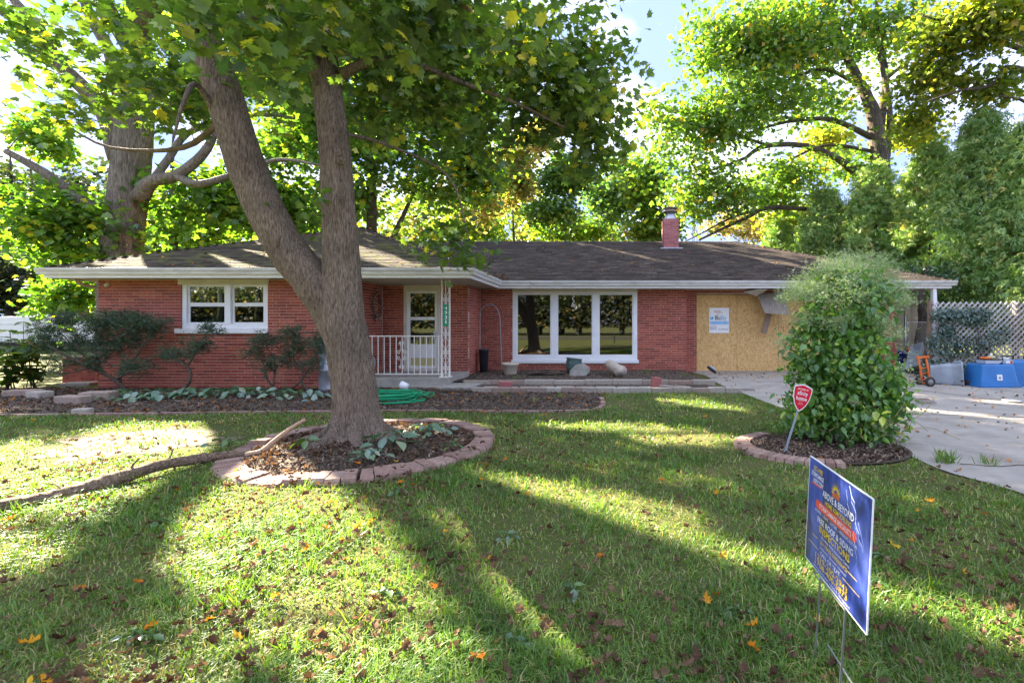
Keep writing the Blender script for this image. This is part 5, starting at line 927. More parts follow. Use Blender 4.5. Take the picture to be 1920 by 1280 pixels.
c = gp(760, 732); T = thing('paint_can', 'white plastic tub lying on the mulch under the porch slab', 'tub', c); b = MB(); M_ = np.array(((.25, .1, -.95), (.2, .97, .15), (.95, -.2, .25))); b.lathe([(0, 0), (.07, 0), (.085, .14)], 14, c + (.05, 0, .08), M_); b.build('tub_body', M['vinyl'], T, True); b = MB(); b.lathe([(.09, .141), (.09, .155), (0, .157)], 14, c + (.05, 0, .08), M_); b.build('tub_lid', M['camper'], T)
# hose reel / fan behind the railing, tall drum beside trunk
c = at(693, 680, 11.75); T = thing('hose_reel', 'small grey hose reel on the porch behind the railing', 'hose reel', (c[0], c[1], .22)); b = MB(); a_ = np.linspace(0, 2*np.pi, 17); b.tube([c + np.array((.12*math.cos(q), 0, .17*math.sin(q))) for q in a_], .025, 6); b.build('reel_rim', M['plastic_grey'], T, True); b = MB()
for q in (0.4, 1.6, 2.7): b.bar(c - np.array((.11*math.cos(q), 0, .15*math.sin(q))), c + np.array((.11*math.cos(q), 0, .15*math.sin(q))), .02)
b.bar(c, (c[0], c[1] + .02, .225), .03); b.build('reel_frame', M['camper'], T)
c = at(611, 0, 10.6); T = thing('storage_drum', 'narrow grey blue metal drum half hidden behind the maple trunk', 'drum', (c[0], c[1], 0)); b = MB(); b.lathe([(0, 0), (.14, 0), (.145, .02), (.14, .06), (.14, .42), (.15, .44), (.14, .46), (.14, .9), (.15, .92), (.15, 1.06), (.13, 1.09), (0, 1.1)], 20, (c[0], c[1], 0)); b.build('drum_shell', M['flue'], T, True); b = MB(); b.box(c[0] - .04, c[0] + .04, c[1] - .155, c[1] - .14, .5, .8); b.build('drum_strap', M['plastic_grey'], T)
b = MB(); b.box(at(118, 0, 12)[0], at(184, 0, 12)[0], 12.0, 12.25, 0, at(0, 668, 12)[2]); T = b.build('low_brick_wall', M['mortar']); tag(T, 'low sunlit red brick wall running off the left house corner', 'wall'); x_0, x_1, zt3 = at(118, 0, 12)[0], at(184, 0, 12)[0], at(0, 668, 12)[2]
for r in range(int(zt3/.067)):
    x = x_0 - (.15 if r % 2 else 0)
    while x < x_1:
        u0, u1 = max(x, x_0), min(x + .3, x_1)
        if u1 - u0 > .04: q = MB(); q.box(u0, u1, 11.985, 12.04, r*.067 + .005, r*.067 + .061, R.random()); q.build('brick', M['brick'], T)
        x += .311
for px, py, lb, s_ in ((45, 742, 'pale edging stone at the outer end of the left bed', (.28, .12, .09)), (138, 756, 'grey edging stone in front of the spreading yew', (.25, .12, .10)), (185, 752, 'pinkish edging stone touching the hosta leaves', (.24, .14, .13)), (155, 775, 'small brick half sunk at the grass edge', (.12, .07, .06)), (150, 722, 'light flat stone in the sun by the low brick wall', (.3, .2, .05)), (75, 745, 'weathered edging stone beside the leafy green bush', (.2, .12, .09))):
    c = gp(px, py); b = MB(); a_ = R.uniform(-.3, .3); b.box(-s_[0], s_[0], -s_[1], s_[1], -.02, s_[2]*1.4, R.random(), np.array(((math.cos(a_), -math.sin(a_), 0), (math.sin(a_), math.cos(a_), 0), (0, 0, 1))), c); tag(b.build('edging_stone', M['stone'], bevel=.02), lb, 'stone', 'scattered edging stones of the left bed')
# ---- camper
YC = 25.; cx0_, cx1_ = at(-150, 0, YC)[0], at(192, 0, YC)[0]; zt4 = at(0, 592, YC)[2]
T = thing('camper', 'long low white camper trailer parked beyond the left house corner', 'camper', ((cx0_ + cx1_)/2, YC, 0)); b = MB(); y0_, y1_ = YC, YC + 2.2
prof = [(cx0_, .45), (cx1_ - .35, .45), (cx1_, .8), (cx1_ - .1, 1.4), (cx1_ - .9, zt4 - .06), (cx1_ - 2.2, zt4), (cx0_, zt4 - .08)]
b.prism([(x, y0_, z) for x, z in prof], (0, y1_ - y0_, 0)); b.build('camper_body', M['camper'], T, bevel=.06)
q = at(105, 589, YC); b = MB(); b.box(q[0] - .55, q[0] + .65, YC + .6, YC + 1.4, zt4 - .02, zt4 + .26); b.build('roof_air_conditioner', M['vinyl'], T, bevel=.08)
q = at(28, 590, YC); b = MB(); b.box(q[0] - .4, q[0] + .45, YC + .6, YC + 1.2, zt4 - .05, zt4 + .1); b.build('roof_vent', M['camper'], T, bevel=.04)
b = MB(); b.box(cx0_, cx1_ - .35, YC - .012, YC - .002, 1.36, 1.38); b.build('trim_strip', M['plastic_grey'], T)
q = at(190/5.82, 0, YC); 
for w0, w1, w2 in ((cx1_ - 2.0, cx1_ - 1.3, .95),): b = MB(); b.box(w0, w1, YC - .02, YC - .002, w2, 1.2); b.build('camper_window', M['glass'], T)
text(T, 'Terry', M['grey_text'], .22, at(27, 624, YC), X_, Z_, bold=.004, lift=.004)
b = MB(); b.box(cx0_, cx1_ - .5, YC + .1, YC + 2, .25, .45); b.build('chassis', M['rubber'], T)
for xx in (-2.6, -3.5):
    b = MB(); b.lathe([(0, -.1), (.34, -.1), (.36, -.06), (.36, .06), (.34, .1), (0, .1)], 20, (cx1_ + xx, YC + .2, .34), np.array(((1, 0, 0), (0, 0, 1), (0, 1, 0)))); b.build('wheel', M['rubber'], T)
# ---- overhead wires, antenna mast
for i, (a_, c_) in enumerate(((at(-60, 378, 20), at(262, 473, 15.6)), (at(-60, 453, 21), at(190, 500, 16.5)))):
    t_ = np.linspace(0, 1, 20)[:, None]; b = MB(); b.tube(a_*(1 - t_) + c_*t_ - np.c_[np.zeros((20, 2)), .12*np.sin(t_*np.pi)], .012, 5); tag(b.build('overhead_wire', M['rubber']), ['upper black service wire dropping to the roof by the grey trunk', 'lower black wire crossing the dark wood above the camper'][i], 'wire')
Ym = 23.; c = at(1303, 0, Ym); zt5 = at(0, 242, Ym)[2]; T = thing('antenna_mast', 'thin lattice antenna mast standing behind the roof ridge', 'mast', (c[0], Ym, 0)); legs = [(c[0] - .1, Ym), (c[0] + .1, Ym), (c[0], Ym + .17)]
for q in legs: b = MB(); b.tube([(*q, 0), (*q, zt5 - .8), (c[0], Ym + .06, zt5)], .02, 5); b.build('mast_leg', M['steel'], T)
b = MB(); z = .3; k = 0
while z < zt5 - 1: 
    for i in range(3): p, q = legs[i], legs[(i+1) % 3]; b.bar((*p, z), (*q, z + (.3 if k % 2 else -.0)), .016)
    z += .3; k += 1
tag(b.build('bracing', M['steel'], T), kind='stuff')
c = at(1313, 0, Ym); b = MB(); b.tube([(c[0], Ym, 0), (c[0], Ym, at(0, 262, Ym)[2])], .015, 5); tag(b.build('guy_wire', M['steel']), 'thin grey guy line just right of the antenna mast', 'wire')
# ---- lattice fence with ivy: every lath a part
FY = 13.3; fx0, fx1, fz0, fz1 = at(1748, 0, FY)[0], at(1990, 0, FY)[0], .12, at(0, 566, FY)[2]
T = thing('lattice_fence', 'white diagonal lattice fence overgrown with ivy behind the blue tote', 'fence', ((fx0 + fx1)/2, FY, 0))
for sgn in (1, -1):
    H_ = fz1 - fz0; x = fx0 - H_ if sgn > 0 else fx0; 
    while x < (fx1 if sgn > 0 else fx1 + H_):
        xa_, xb_ = (x, x + H_) if sgn > 0 else (x, x - H_); za_, zb_ = fz0, fz1
        lo, hi = (fx0, fx1)
        def cut(xq, zq, xo, zo):
            if xq < lo: return lo, zq + (zo - zq)*(lo - xq)/(xo - xq)
            if xq > hi: return hi, zq + (zo - zq)*(hi - xq)/(xo - xq)
            return xq, zq
        A = cut(xa_, za_, xb_, zb_); B_ = cut(xb_, zb_, xa_, za_)
        if abs(A[0] - B_[0]) > .06 and min(xa_, xb_) < hi and max(xa_, xb_) > lo:
            b = MB(); y = FY + (.0 if sgn > 0 else .009); b.bar((A[0], y, A[1]), (B_[0], y, B_[1]), .04, .008, up=(0, 1, 0), rnd=float(np.clip(.95 - (x - fx0)/(fx1 - fx0)*.8 + R.normal(0, .1), 0, 1))); b.build('lath', M['lattice'], T)  # laths browner to the right: shade of the overhanging cedars put into their colour
        x += .155
for x in (fx0 - .0, fx0 + 2.3): b = MB(); b.box(x - .05, x + .05, FY + .03, FY + .13, 0, fz1 + .03); b.build('fence_post', M['wood'], T)
def leafmass(b, tmpl, c, rx, ry, rz, n, size, up=.3, hang=.5, bias=.0, face=None):
    d = R.normal(size=(n, 3)); d /= np.linalg.norm(d, axis=1)[:, None]; p = np.asarray(c) + d*(R.random(n)[:, None]**.45)*np.array((rx, ry, rz)); z = R.normal(size=(n, 3))*.6 + d*.5 + (0, 0, up)
    if face is not None: z += face
    y_ = R.normal(size=(n, 3))*.5; y_[:, 2] -= hang; f = frames(z, np.cross(y_, z)); b.scatter(*tmpl, p, f, size*np.clip(R.normal(1, .3, n), .5, 1.6), np.clip(R.normal(.42 + bias, .25, n), 0, 1)); return b
T = thing('ivy', 'dark green ivy sprawling over the left half of the lattice fence', 'ivy', (fx0 + 1, FY - .1, 0)); b = MB(); st_ = MB()
for px, py, rx, rz, n in ((1780, 590, .55, .18, 420), (1835, 588, .5, .18, 320), (1775, 620, .35, .25, 200), (1830, 600, .5, .2, 200), (1790, 650, .6, .35, 420), (1760, 690, .45, .3, 320), (1750, 640, .18, .35, 160), (1850, 640, .6, .25, 160), (1840, 690, .7, .25, 300), (1720, 712, .35, .12, 160), (1880, 620, .4, .25, 90)): leafmass(b, OVATE, at(px, py, FY - .10), rx, .10, rz, n, .075, face=(0, -.8, 0))
for k in range(22): x = R.uniform(fx0 - .1, fx0 + 1.8); st_.tube(smooth_path([(x, FY - .05, 0), (x + R.normal(0, .1), FY - .12, .4), (x + R.normal(0, .25), FY - .04, R.uniform(.8, 1.8))], 8), .007, 3)
tag(b.build('ivy_leaves', LF['ivy'], T), kind='stuff'); st_.build('ivy_stem', M['twig'], T)
# ---- shed boards, gate, stored things beyond the brick end
YS = 17.5; x0, x1 = at(1640, 0, YS)[0], at(1752, 0, YS)[0]; T = thing('board_shed', 'tan board shed wall in the shade beyond the gate', 'shed', ((x0 + x1)/2, YS, 0)); n = 8
for k in range(n): b = MB(); w_ = (x1 - x0)/n; b.box(x0 + w_*k + .012, x0 + w_*(k+1) - .012, YS + .01*(k % 2), YS + .05, .05, 2.1); b.build('board', M['tan'], T)
b = MB(); b.box(x0, x1, YS + .06, YS + 2.5, 0, 2.05); b.prism([(x0 - .2, YS - .15, 2.12), (x1 + .2, YS - .15, 2.12), (x1 + .2, YS + 2.6, 2.5), (x0 - .2, YS + 2.6, 2.5)], (0, 0, .05)); b.build('shed_body', M['wood'], T)
YG = 15.6; gx0, gx1 = at(1697, 0, YG)[0], at(1742, 0, YG)[0]; T = thing('chain_link_gate', 'grey pipe framed chain link gate between brick corner and lattice', 'gate', ((gx0 + gx1)/2, YG, 0)); zg = at(0, 604, YG)[2]; b = MB()
b.tube([(gx0, YG, 0), (gx0, YG, at(0, 591, YG)[2])], .035, 10); b.build('gate_post', M['steel'], T, True); b = MB(); b.tube([(gx0 + .06, YG, .1), (gx0 + .06, YG, zg), (gx1, YG, zg), (gx1, YG, .1), (gx0 + .06, YG, .1)], .02, 8); b.build('gate_frame', M['steel'], T, True); b = MB()
W_ = gx1 - gx0 - .06; H_ = zg - .1
for sgn in (1, -1):
    q = -H_
    while q < W_:
        t0, t1 = max(0, -q), min(H_, W_ - q)
        if t1 - t0 > .03: f = (lambda u: gx0 + .06 + u) if sgn > 0 else (lambda u: gx1 - u); b.bar((f(q + t0), YG, .1 + t0), (f(q + t1), YG, .1 + t1), .004)
        q += .085
tag(b.build('wire_mesh', M['steel'], T), kind='stuff')
c = at(1703, 676, 14.9); c[2] = 0; T = thing('traffic_cone', 'orange traffic cone with pale bands behind the brick corner', 'traffic cone', c); b = MB(); b.box(c[0] - .17, c[0] + .17, c[1] - .17, c[1] + .17, 0, .03); b.build('cone_base', M['rubber'], T, bevel=.008); b = MB(); b.lathe([(.13, .03), (.03, .70), (0, .71)], 16, c); b.build('cone_body', M['orange'], T, True); b = MB(); b.lathe([(.0925, .28), (.073, .40)], 16, c + (0, 0, .0)); b.lathe([(.062, .50), (.0485, .58)], 16, c); b.build('cone_band', M['camper'], T, True)
c = at(1690, 668, 14.75); T = thing('blue_bucket', 'deep blue bucket beside the traffic cone', 'bucket', (c[0], c[1], 0)); b = MB(); b.lathe([(0, .0), (.13, 0), (.17, .42), (.185, .42), (.185, .45), (.165, .45), (.12, .03), (0, .03)], 18, (c[0], c[1], .15)); b.box(c[0] - .16, c[0] + .16, c[1] - .16, c[1] + .16, 0, .148); b.build('bucket_body', pbr('deep_blue', (.02, .03, .32), None, 4, .4), T, True); b = MB(); b.tube([(c[0] + .18*math.cos(q), c[1] - .05, .58 + .12*math.sin(q)) for q in np.linspace(0, np.pi, 9)], .006, 5); b.build('bucket_handle', M['steel'], T)
c = at(1722, 676, 14.2); c[2] = 0; T = thing('wheelbarrow', 'grey wheelbarrow stood on end against the dark trunk', 'wheelbarrow', c); Rm = np.array(Matrix.Rotation(math.radians(-62), 3, 'Y')) @ np.array(Matrix.Rotation(.35, 3, 'Z')); b = MB(); v = .7*np.array([(-.45, -.22, 0), (.40, -.22, 0), (.40, .22, 0), (-.45, .22, 0), (-.60, -.32, .22), (.55, -.32, .22), (.55, .32, .22), (-.60, .32, .22)], float)@Rm.T + c + (0, 0, .46); b.add(v, [(0, 1, 5, 4), (1, 2, 6, 5), (2, 3, 7, 6), (3, 0, 4, 7), (0, 3, 2, 1)]); o = b.build('tray', M['plastic_grey'], T); s_ = o.modifiers.new('shell', 'SOLIDIFY'); s_.thickness = .012
b = MB()
for y in (-.2, .2): b.tube(np.array([(-.5, y*.4, -.08), (.1, y*.7, -.035), (.6, y*.85, .03)])@Rm.T + c + (0, 0, .46), .016, 6)
b.build('handle', M['rust'], T); b = MB(); b.lathe([(0, -.04), (.15, -.04), (.17, 0), (.15, .04), (0, .04)], 16, np.array((-.52, 0, -.10))@Rm.T + c + (0, 0, .46), Rm@np.array(((1, 0, 0), (0, 0, 1), (0, 1, 0)))); b.build('wheel', M['rubber'], T, True)
q0 = at(1730, 690, 16.4); q0[2] = 0; t = Tree('dark_trunk', 'dark crooked trunk standing before the tan boards beyond the gate', q0, M['bark_dark'], LF['ivy']); t.limb([q0, at(1724, 640, 16.4), at(1730, 600, 16.4), at(1727, 560, 16.4), at(1740, 500, 16.5)], [.17, .15, .13, .12, .08], 10, 20); t.limb([at(1727, 610, 16.4), at(1737, 640, 16.3), at(1748, 655, 16.2)], [.09, .08, .06], 8, 8); cl(t, 1735, 520, 16.5, .8, .5, .5, 20); t.grow(False, start=12).foliage(OVATE, 30, .10, .25).done()
# ---- overturned grey bin with orange hand truck
Yt = 11.6; T = thing('rubbish_bin', 'grey plastic rubbish bin lying on its side with its mouth open', 'bin', at(1785, 722, Yt)); e0, e1 = at(1745, 697, Yt + .25), at(1806, 700, Yt - .10); d = e1 - e0; Ld = np.linalg.norm(d); d /= Ld; up_ = np.array((0, 0, 1.)); up_ -= d*(d@up_); up_ /= np.linalg.norm(up_); sd = np.cross(d, up_)
def rr(s, h, k=.25, n=4):
    o = []
    for cx_, cz_, a0 in ((1, 1, 0), (-1, 1, 90), (-1, -1, 180), (1, -1, 270)):
        for q in range(n): a_ = math.radians(a0 + 90*q/(n-1)); o.append(((cx_*(1-k) + k*math.cos(a_))*s, (cz_*(1-k) + k*math.sin(a_))*h))
    return o
def loft(secs, off, mat, name, par, close=True):
    b = MB(); v = []; n = len(secs[0][1])
    for t_, sec in secs: v += [off + d*t_ + sd*x + up_*z for x, z in sec]
    i = np.arange(len(secs)-1)[:, None]*n; j = np.arange(n)[None]; k = (j+1) % n; b.add(v, np.stack((i+j, i+k, i+n+k, i+n+j), -1).reshape(-1, 4)); b.f.append(np.arange(n)[None]); o = b.build(name, mat, par, True); return o
hz = lambda t_: .215 + .055*t_/Ld
zb = e0[2] - .215; off = e0.copy(); off[2] = .222; up0 = np.array((0, 0, 1.)); d = np.array((d[0], d[1], .055)); d /= np.linalg.norm(d); up_ = np.cross(sd, d)
loft([(0, rr(.19, .20)), (.02, rr(.20, .21)), (.3*Ld, rr(.212, .226)), (.31*Ld, rr(.218, .232)), (.62*Ld, rr(.232, .25)), (.63*Ld, rr(.225, .243)), (.93*Ld, rr(.24, .262)), (.935*Ld, rr(.265, .285)), (Ld, rr(.268, .288)), (Ld, rr(.25, .27)), (.5*Ld, rr(.215, .235)), (.05*Ld, rr(.19, .2)), (.045*Ld, rr(.001, .001))], off, M['plastic_grey'], 'bin_body', T)
b = MB(); b.bar(off + d*.6*Ld + up_*.26 - sd*.07, off + d*.6*Ld + up_*.26 + sd*.07, .03); b.bar(off + d*.75*Ld + up_*.285 + sd*.0, off + d*.95*Ld + up_*.315, .1, .02, up=up_); b.build('bin_handle', M['plastic_grey'], T); b = MB(); n = 200; p = off + d*(Ld*R.uniform(.72, 1.15, n))[:, None] + sd*R.normal(0, .12, n)[:, None]; p[:, 2] = R.uniform(.0, .10, n) + .02; b.scatter(*DIAM, p, rotmats(n), R.uniform(.03, .09, n), np.clip(R.normal(.5, .2, n), 0, 1)); tag(b.build('leaf_litter', M['dead_leaf'], T), kind='stuff')
c = at(1742, 711, 11.3); T = thing('hand_truck', 'orange steel hand truck standing against the overturned bin', 'hand truck', (c[0], c[1], 0)); zt6 = at(0, 669, 11.4)[2]
for x in (-.09, .09):
    b = MB(); b.tube(smooth_path([c + (x - .01, .1, -.02), c + (x - .02, .14, .25), (c[0] + x - .03, c[1] + .2, zt6 - .05)], 8), .022, 8); b.build('rail', M['orange'], T, True)
b = MB(); b.bar((c[0] - .16, c[1] + .2, zt6 - .02), (c[0] + .12, c[1] + .2, zt6), .05); 
for z in (.12, .26, .38): b.bar((c[0] - .11, c[1] + .15, z), (c[0] + .08, c[1] + .15, z + .05), .02)
b.bar(c + (-.1, .08, -.09), c + (.1, .08, -.09), .03); b.build('crossbar', M['orange'], T)
Ry = np.array(((1, 0, 0), (0, 0, 1), (0, 1, 0.)))
for dx, dy in ((0, 0), (.02, .38)):
    w_ = at(1744, 0, 11.2); o_ = np.array((w_[0] + dx, 11.2 + dy, .115)); b = MB(); b.lathe([(.07, -.03), (.10, -.035), (.115, 0), (.10, .035), (.07, .03)], 22, o_, Ry); wh = b.build('wheel', M['rubber'], T, True); b = MB(); b.lathe([(0, -.028), (.03, -.034), (.035, -.02), (.07, -.025), (.07, .025), (0, .028)], 16, o_, Ry); b.build('hub', M['hub'], wh, True)
# ---- blue tote, things on it
Yq = 11.0; x0, x1 = at(1840, 0, Yq)[0], at(1909, 0, Yq)[0]; zt7 = at(0, 684, Yq)[2]; T = thing('blue_tote', 'big blue plastic tote turned upside down at the driveway edge', 'tote', ((x0 + x1)/2, Yq + .3, 0)); b = MB(); lo_ = [(x0, Yq), (x1 + .04, Yq), (x1 + .04, Yq + .6), (x0, Yq + .6)]; hi_ = [(x0 + .07, Yq + .06), (x1 - .04, Yq + .06), (x1 - .04, Yq + .54), (x0 + .07, Yq + .54)]
b.add([(x, y, .012) for x, y in lo_] + [(x, y, zt7) for x, y in hi_], [(0, 1, 5, 4), (1, 2, 6, 5), (2, 3, 7, 6), (3, 0, 4, 7), (4, 5, 6, 7)]); b.build('tote_body', M['blue'], T, bevel=.025); b = MB(); b.box(x0 - .03, x1 + .07, Yq - .03, Yq - .006, .014, .07); b.box(x0 - .03, x0 - .006, Yq, Yq + .6, .014, .07); b.build('rim', M['blue'], T, bevel=.006)
q = at(1876, 711, Yq); b = MB(); b.add([(q[0] - .06, Yq + .012, .17), (q[0] + .06, Yq + .012, .17), (q[0] + .06, Yq + .028, .30), (q[0] - .06, Yq + .028, .30)], [(0, 1, 2, 3)]); lab = b.build('sticker', M['camper'], T); text(lab, 'e', M['ink_dblue'], .12, (q[0], Yq + .018, .235), X_, Z_, bold=.004, lift=.004)
T = tag((lambda b: (b.box(x1 + .05, x1 + .9, Yq + .25, Yq + .9, .012, zt7 + .06), b.build('storage_box', M['blue'], None, bevel=.03))[1])(MB()), 'second blue storage box just behind the upturned tote', 'storage box')
c = np.array((at(1872, 0, Yq)[0], Yq + .28, zt7)); T = thing('baking_pan', 'grey rectangular pan resting on the blue tote', 'pan', c); b = MB(); b.add([c + v for v in ((-.15, -.12, .005), (.15, -.12, .005), (.15, .12, .005), (-.15, .12, .005), (-.20, -.16, .09), (.20, -.16, .09), (.20, .16, .09), (-.20, .16, .09))], [(0, 1, 5, 4), (1, 2, 6, 5), (2, 3, 7, 6), (3, 0, 4, 7), (0, 3, 2, 1)]); o = b.build('pan_body', M['camper'], T, bevel=.01); s_ = o.modifiers.new('shell', 'SOLIDIFY'); s_.thickness = .008; b = MB(); b.box(c[0] - .21, c[0] + .21, c[1] - .17, c[1] + .17, c[2] + .098, c[2] + .108); b.build('pan_lid', M['rubber'], T)
b = MB(); b.lathe([(0, .0), (.09, 0), (.11, .03), (.08, .045), (0, .05)], 16, c + (-.08, 0, .109)); tag(b.build('orange_dish', M['orange'], None, True), 'small orange dish lying on the grey pan', 'dish')
T = thing('squeeze_bottle', 'squat cream bottle with white tip standing in the grey pan', 'bottle', c + (.08, .02, .109)); b = MB(); b.lathe([(0, 0), (.075, 0), (.08, .06), (.03, .085), (0, .085)], 14, c + (.08, .02, .109)); b.build('bottle_body', pbr('cream_plastic', (.62, .56, .32), None, 5, .5), T, True); b = MB(); b.lathe([(.02, .084), (.015, .13), (0, .135)], 10, c + (.08, .02, .109)); b.build('bottle_tip', M['vinyl'], T, True)
c = np.array((at(1905, 0, Yq)[0], Yq + .3, zt7)); T = thing('household_gadget', 'grey household gadget with a red and white label on the tote', 'gadget', c); b = MB(); b.box(c[0] - .14, c[0] + .10, c[1] - .12, c[1] + .12, c[2], c[2] + .10); b.build('gadget_body', M['plastic_grey'], T, bevel=.012); b = MB(); b.tube([c + (-.13, -.1, .10), c + (-.15, -.1, .19), c + (.12, -.1, .19), c + (.10, -.1, .10)], .014, 6); b.build('gadget_handle', M['rubber'], T); b = MB(); b.lathe([(.09, .10), (.11, .14), (0, .15)], 16, c + (-.02, 0, 0)); b.build('gadget_dish', M['camper'], T, True); b = MB(); b.box(c[0] - .08, c[0] + .02, c[1] - .123, c[1] - .1205, c[2] + .02, c[2] + .08); b.build('gadget_label', M['camper'], T); b = MB(); b.box(c[0] + .02, c[0] + .07, c[1] - .1225, c[1] - .1205, c[2] + .02, c[2] + .07); b.build('gadget_label', M['red'], T)
rock('rock', 'rounded brownish stone between the grey bin and the blue tote', gp(1841, 724, 0), .19, .15, .13, M['stone'])
c = gp(1897, 753, .015); b = MB(); b.lathe([(0, .0), (.08, .0), (.14, .025), (.145, .03), (.08, .012), (0, .01)], 24, c); tag(b.build('plate', M['vinyl'], None, True), 'white paper plate lying on the concrete driveway', 'plate')
c = gp(1730, 756, .013); T = thing('wire_rack', 'small rusty wire rack lying on the concrete driveway', 'rack', c); b = MB()
for k in range(9): b.bar(c + (-.16 + .04*k, -.1, .03), c + (-.16 + .04*k, .12, .07), .008)
b.build('rack_wire', M['rust'], T); b = MB(); b.bar(c + (-.18, -.1, .028), c + (.18, -.1, .028), .014); b.bar(c + (-.18, .12, .068), c + (.18, .12, .068), .014); b.build('rack_rail', M['rust'], T)
# ---- big flowering shrub on its post
sb = gp(1574, 828); T = Tree('clematis_shrub', 'tall mounded vine shrub with frothy pale seed heads on a white post', sb, M['twig'], LF['shrub'], cat='shrub')
b = MB(); b.box(sb[0] - .075, sb[0] + .075, sb[1] - .06, sb[1] + .06, 0, 1.1); b.build('post', M['iron'], T.o)
T.limb([sb + (0, 0, .3), sb + (.05, 0, .9), sb + (.05, 0, 1.5), sb + (.1, 0, 2.0)], [.04, .03, .02, .01], 6, 24)
Ys_ = sb[1]
for px, py, rx, ry, rz, n in ((1588, 575, .46, .44, .46, 74), (1562, 660, .50, .48, .46, 110), (1588, 730, .58, .52, .40, 116), (1562, 785, .46, .44, .18, 36), (1632, 780, .28, .3, .28, 32), (1508, 765, .20, .26, .24, 22), (1610, 820, .30, .3, .1, 12), (1670, 740, .14, .2, .22, 14)): T.clumps(at(px, py, Ys_), rx, ry, rz, n, .55)
T.grow(False, twig=.006, arch=.1, seg=3); T.foliage(OVATE, 22, .078, .10, up=.2, hang=.75, flat=1, bias=.02, big=300, name='foliage'); T.done('stem')
b = MB()
SEED = (np.array([(-.08, 0, 0), (.08, 0, 0), (.35, .9, .1), (0, .2, 0), (.06, .25, 0), (-.4, 1, -.1), (-.05, .1, 0), (.03, .12, .05), (0, 1.1, .1)], float), np.array([(0, 1, 2), (3, 4, 5), (6, 7, 8)]))
def froth(px, py, rx, ry, rz, n, low=-.2, per=150, sg=.075):
    d = R.normal(size=(n*3, 3)); d /= np.linalg.norm(d, axis=1)[:, None]; d = d[(d[:, 2] > low) & (R.random(n*3) < .35 + .65*np.clip((d[:, 2] + .3), 0, 1))][:n]
    for q in d:
        m_ = int(per*R.uniform(.4, 1.5)); s_ = sg*R.uniform(.6, 1.5); c = at(px, py, Ys_) + q*np.array((rx, ry, rz))*R.uniform(.86, 1.06); b.scatter(*SEED, c + R.normal(size=(m_, 3))*(s_*1.2, s_, s_*.8), rotmats(m_, .5), R.uniform(.02, .048, m_), np.clip(R.normal(.45, .22, m_) + R.normal(0, .12), 0, 1))
froth(1590, 570, .58, .54, .54, 50, .0, 150, .06); froth(1600, 560, .44, .4, .52, 26, .2, 190, .09); froth(1520, 570, .30, .36, .34, 18, -.3, 150, .06); froth(1650, 600, .30, .38, .42, 20, -.5, 130, .06); froth(1575, 620, .56, .55, .3, 22, -.6, 100, .05); froth(1500, 610, .14, .2, .2, 5); froth(1682, 690, .06, .15, .18, 4, -1, 90, .05); froth(1474, 655, .08, .12, .12, 4, -1, 80, .05); froth(1560, 690, .5, .55, .3, 10, -.6, 60, .05); froth(1640, 680, .4, .45, .3, 8, -.6, 60, .05)
tag(b.build('seed_heads', LF['seed'], T.o), kind='stuff'); b = MB()
for k in range(60): p0_ = sb + (R.uniform(-.1, .6), R.uniform(-.5, -.05), R.uniform(.02, .5)); a_ = R.uniform(-1, 1); p1_ = p0_ + np.array((math.sin(a_)*.45, R.normal(0, .15), R.uniform(-.2, .35))); p1_[2] = max(.03, p1_[2]); b.tube(smooth_path([p0_, (p0_ + p1_)/2 + R.normal(0, .06, 3), p1_], 6), .004, 3)
tag(b.build('dry_vine', pbr('straw', (.42, .32, .18), (.3, .22, .12), 12, .9), T.o), kind='stuff')
# ---- yews on the left
def yew(name, label, base, limbs, cls, n, Y):
    t = Tree(name, label, base, M['twig'], LF['yew'], cat='shrub', group='straggly yew shrubs along the bedroom wall')
    for P, r in limbs: t.limb([at(a_, b_, Y + c_) for a_, b_, c_ in P], r, 7, 14)
    for px, py, dy, rx, rz, k in cls: cl(t, px, py, Y + dy, rx*1.15, .3, rz*1.2, max(3, int(k*.95)))
    t.grow(False, twig=.007, arch=.05, seg=3); NEED = (np.array([(-.05, 0, 0), (.05, 0, 0), (0, 1, 0), (0, .1, -.05), (0, .1, .05), (.75, .75, 0), (0, .3, .05), (0, .3, -.05), (-.7, .9, .1), (0, .05, .04), (0, .1, -.04), (.2, .5, .6)], float), np.array([(0, 1, 2), (3, 4, 5), (6, 7, 8), (9, 10, 11)]))
    t.foliage(NEED, int(n*.62), .105, .08, up=.3, hang=-.2, flat=1).done('stem')
Yy = 10.3
yew('yew_shrub', 'wide spreading bare limbed yew at the left house corner', gp(238, 733), [([(238, 733, 0), (205, 705, -.1), (150, 680, -.2), (95, 650, -.3), (70, 625, -.3)], [.045, .035, .028, .018, .008]), ([(225, 722, 0), (228, 690, .1), (258, 665, .2), (280, 625, .2)], [.035, .028, .02, .01]), ([(200, 702, 0), (150, 660, .1), (110, 620, .1)], [.022, .016, .008]), ([(190, 700, -.1), (180, 650, .0), (200, 610, 0)], [.022, .016, .008]), ([(215, 712, .1), (240, 700, -.2), (275, 690, -.3)], [.02, .014, .008]), ([(170, 690, -.2), (120, 700, -.3), (75, 690, -.4)], [.015, .01, .006])],
    [(95, 620, -.2, .22, .16, 18), (125, 600, 0, .25, .14, 20), (150, 640, 0, .35, .25, 26), (80, 645, -.3, .16, .14, 12), (185, 605, .1, .35, .16, 30), (225, 598, .2, .35, .14, 36), (265, 605, .2, .30, .14, 34), (200, 640, .1, .35, .22, 30), (240, 635, .2, .30, .16, 24), (285, 620, .2, .12, .08, 8), (255, 690, -.2, .22, .1, 16), (120, 680, -.3, .35, .16, 16), (180, 670, -.1, .3, .2, 20), (305, 608, .2, .1, .05, 6)], 26, Yy)
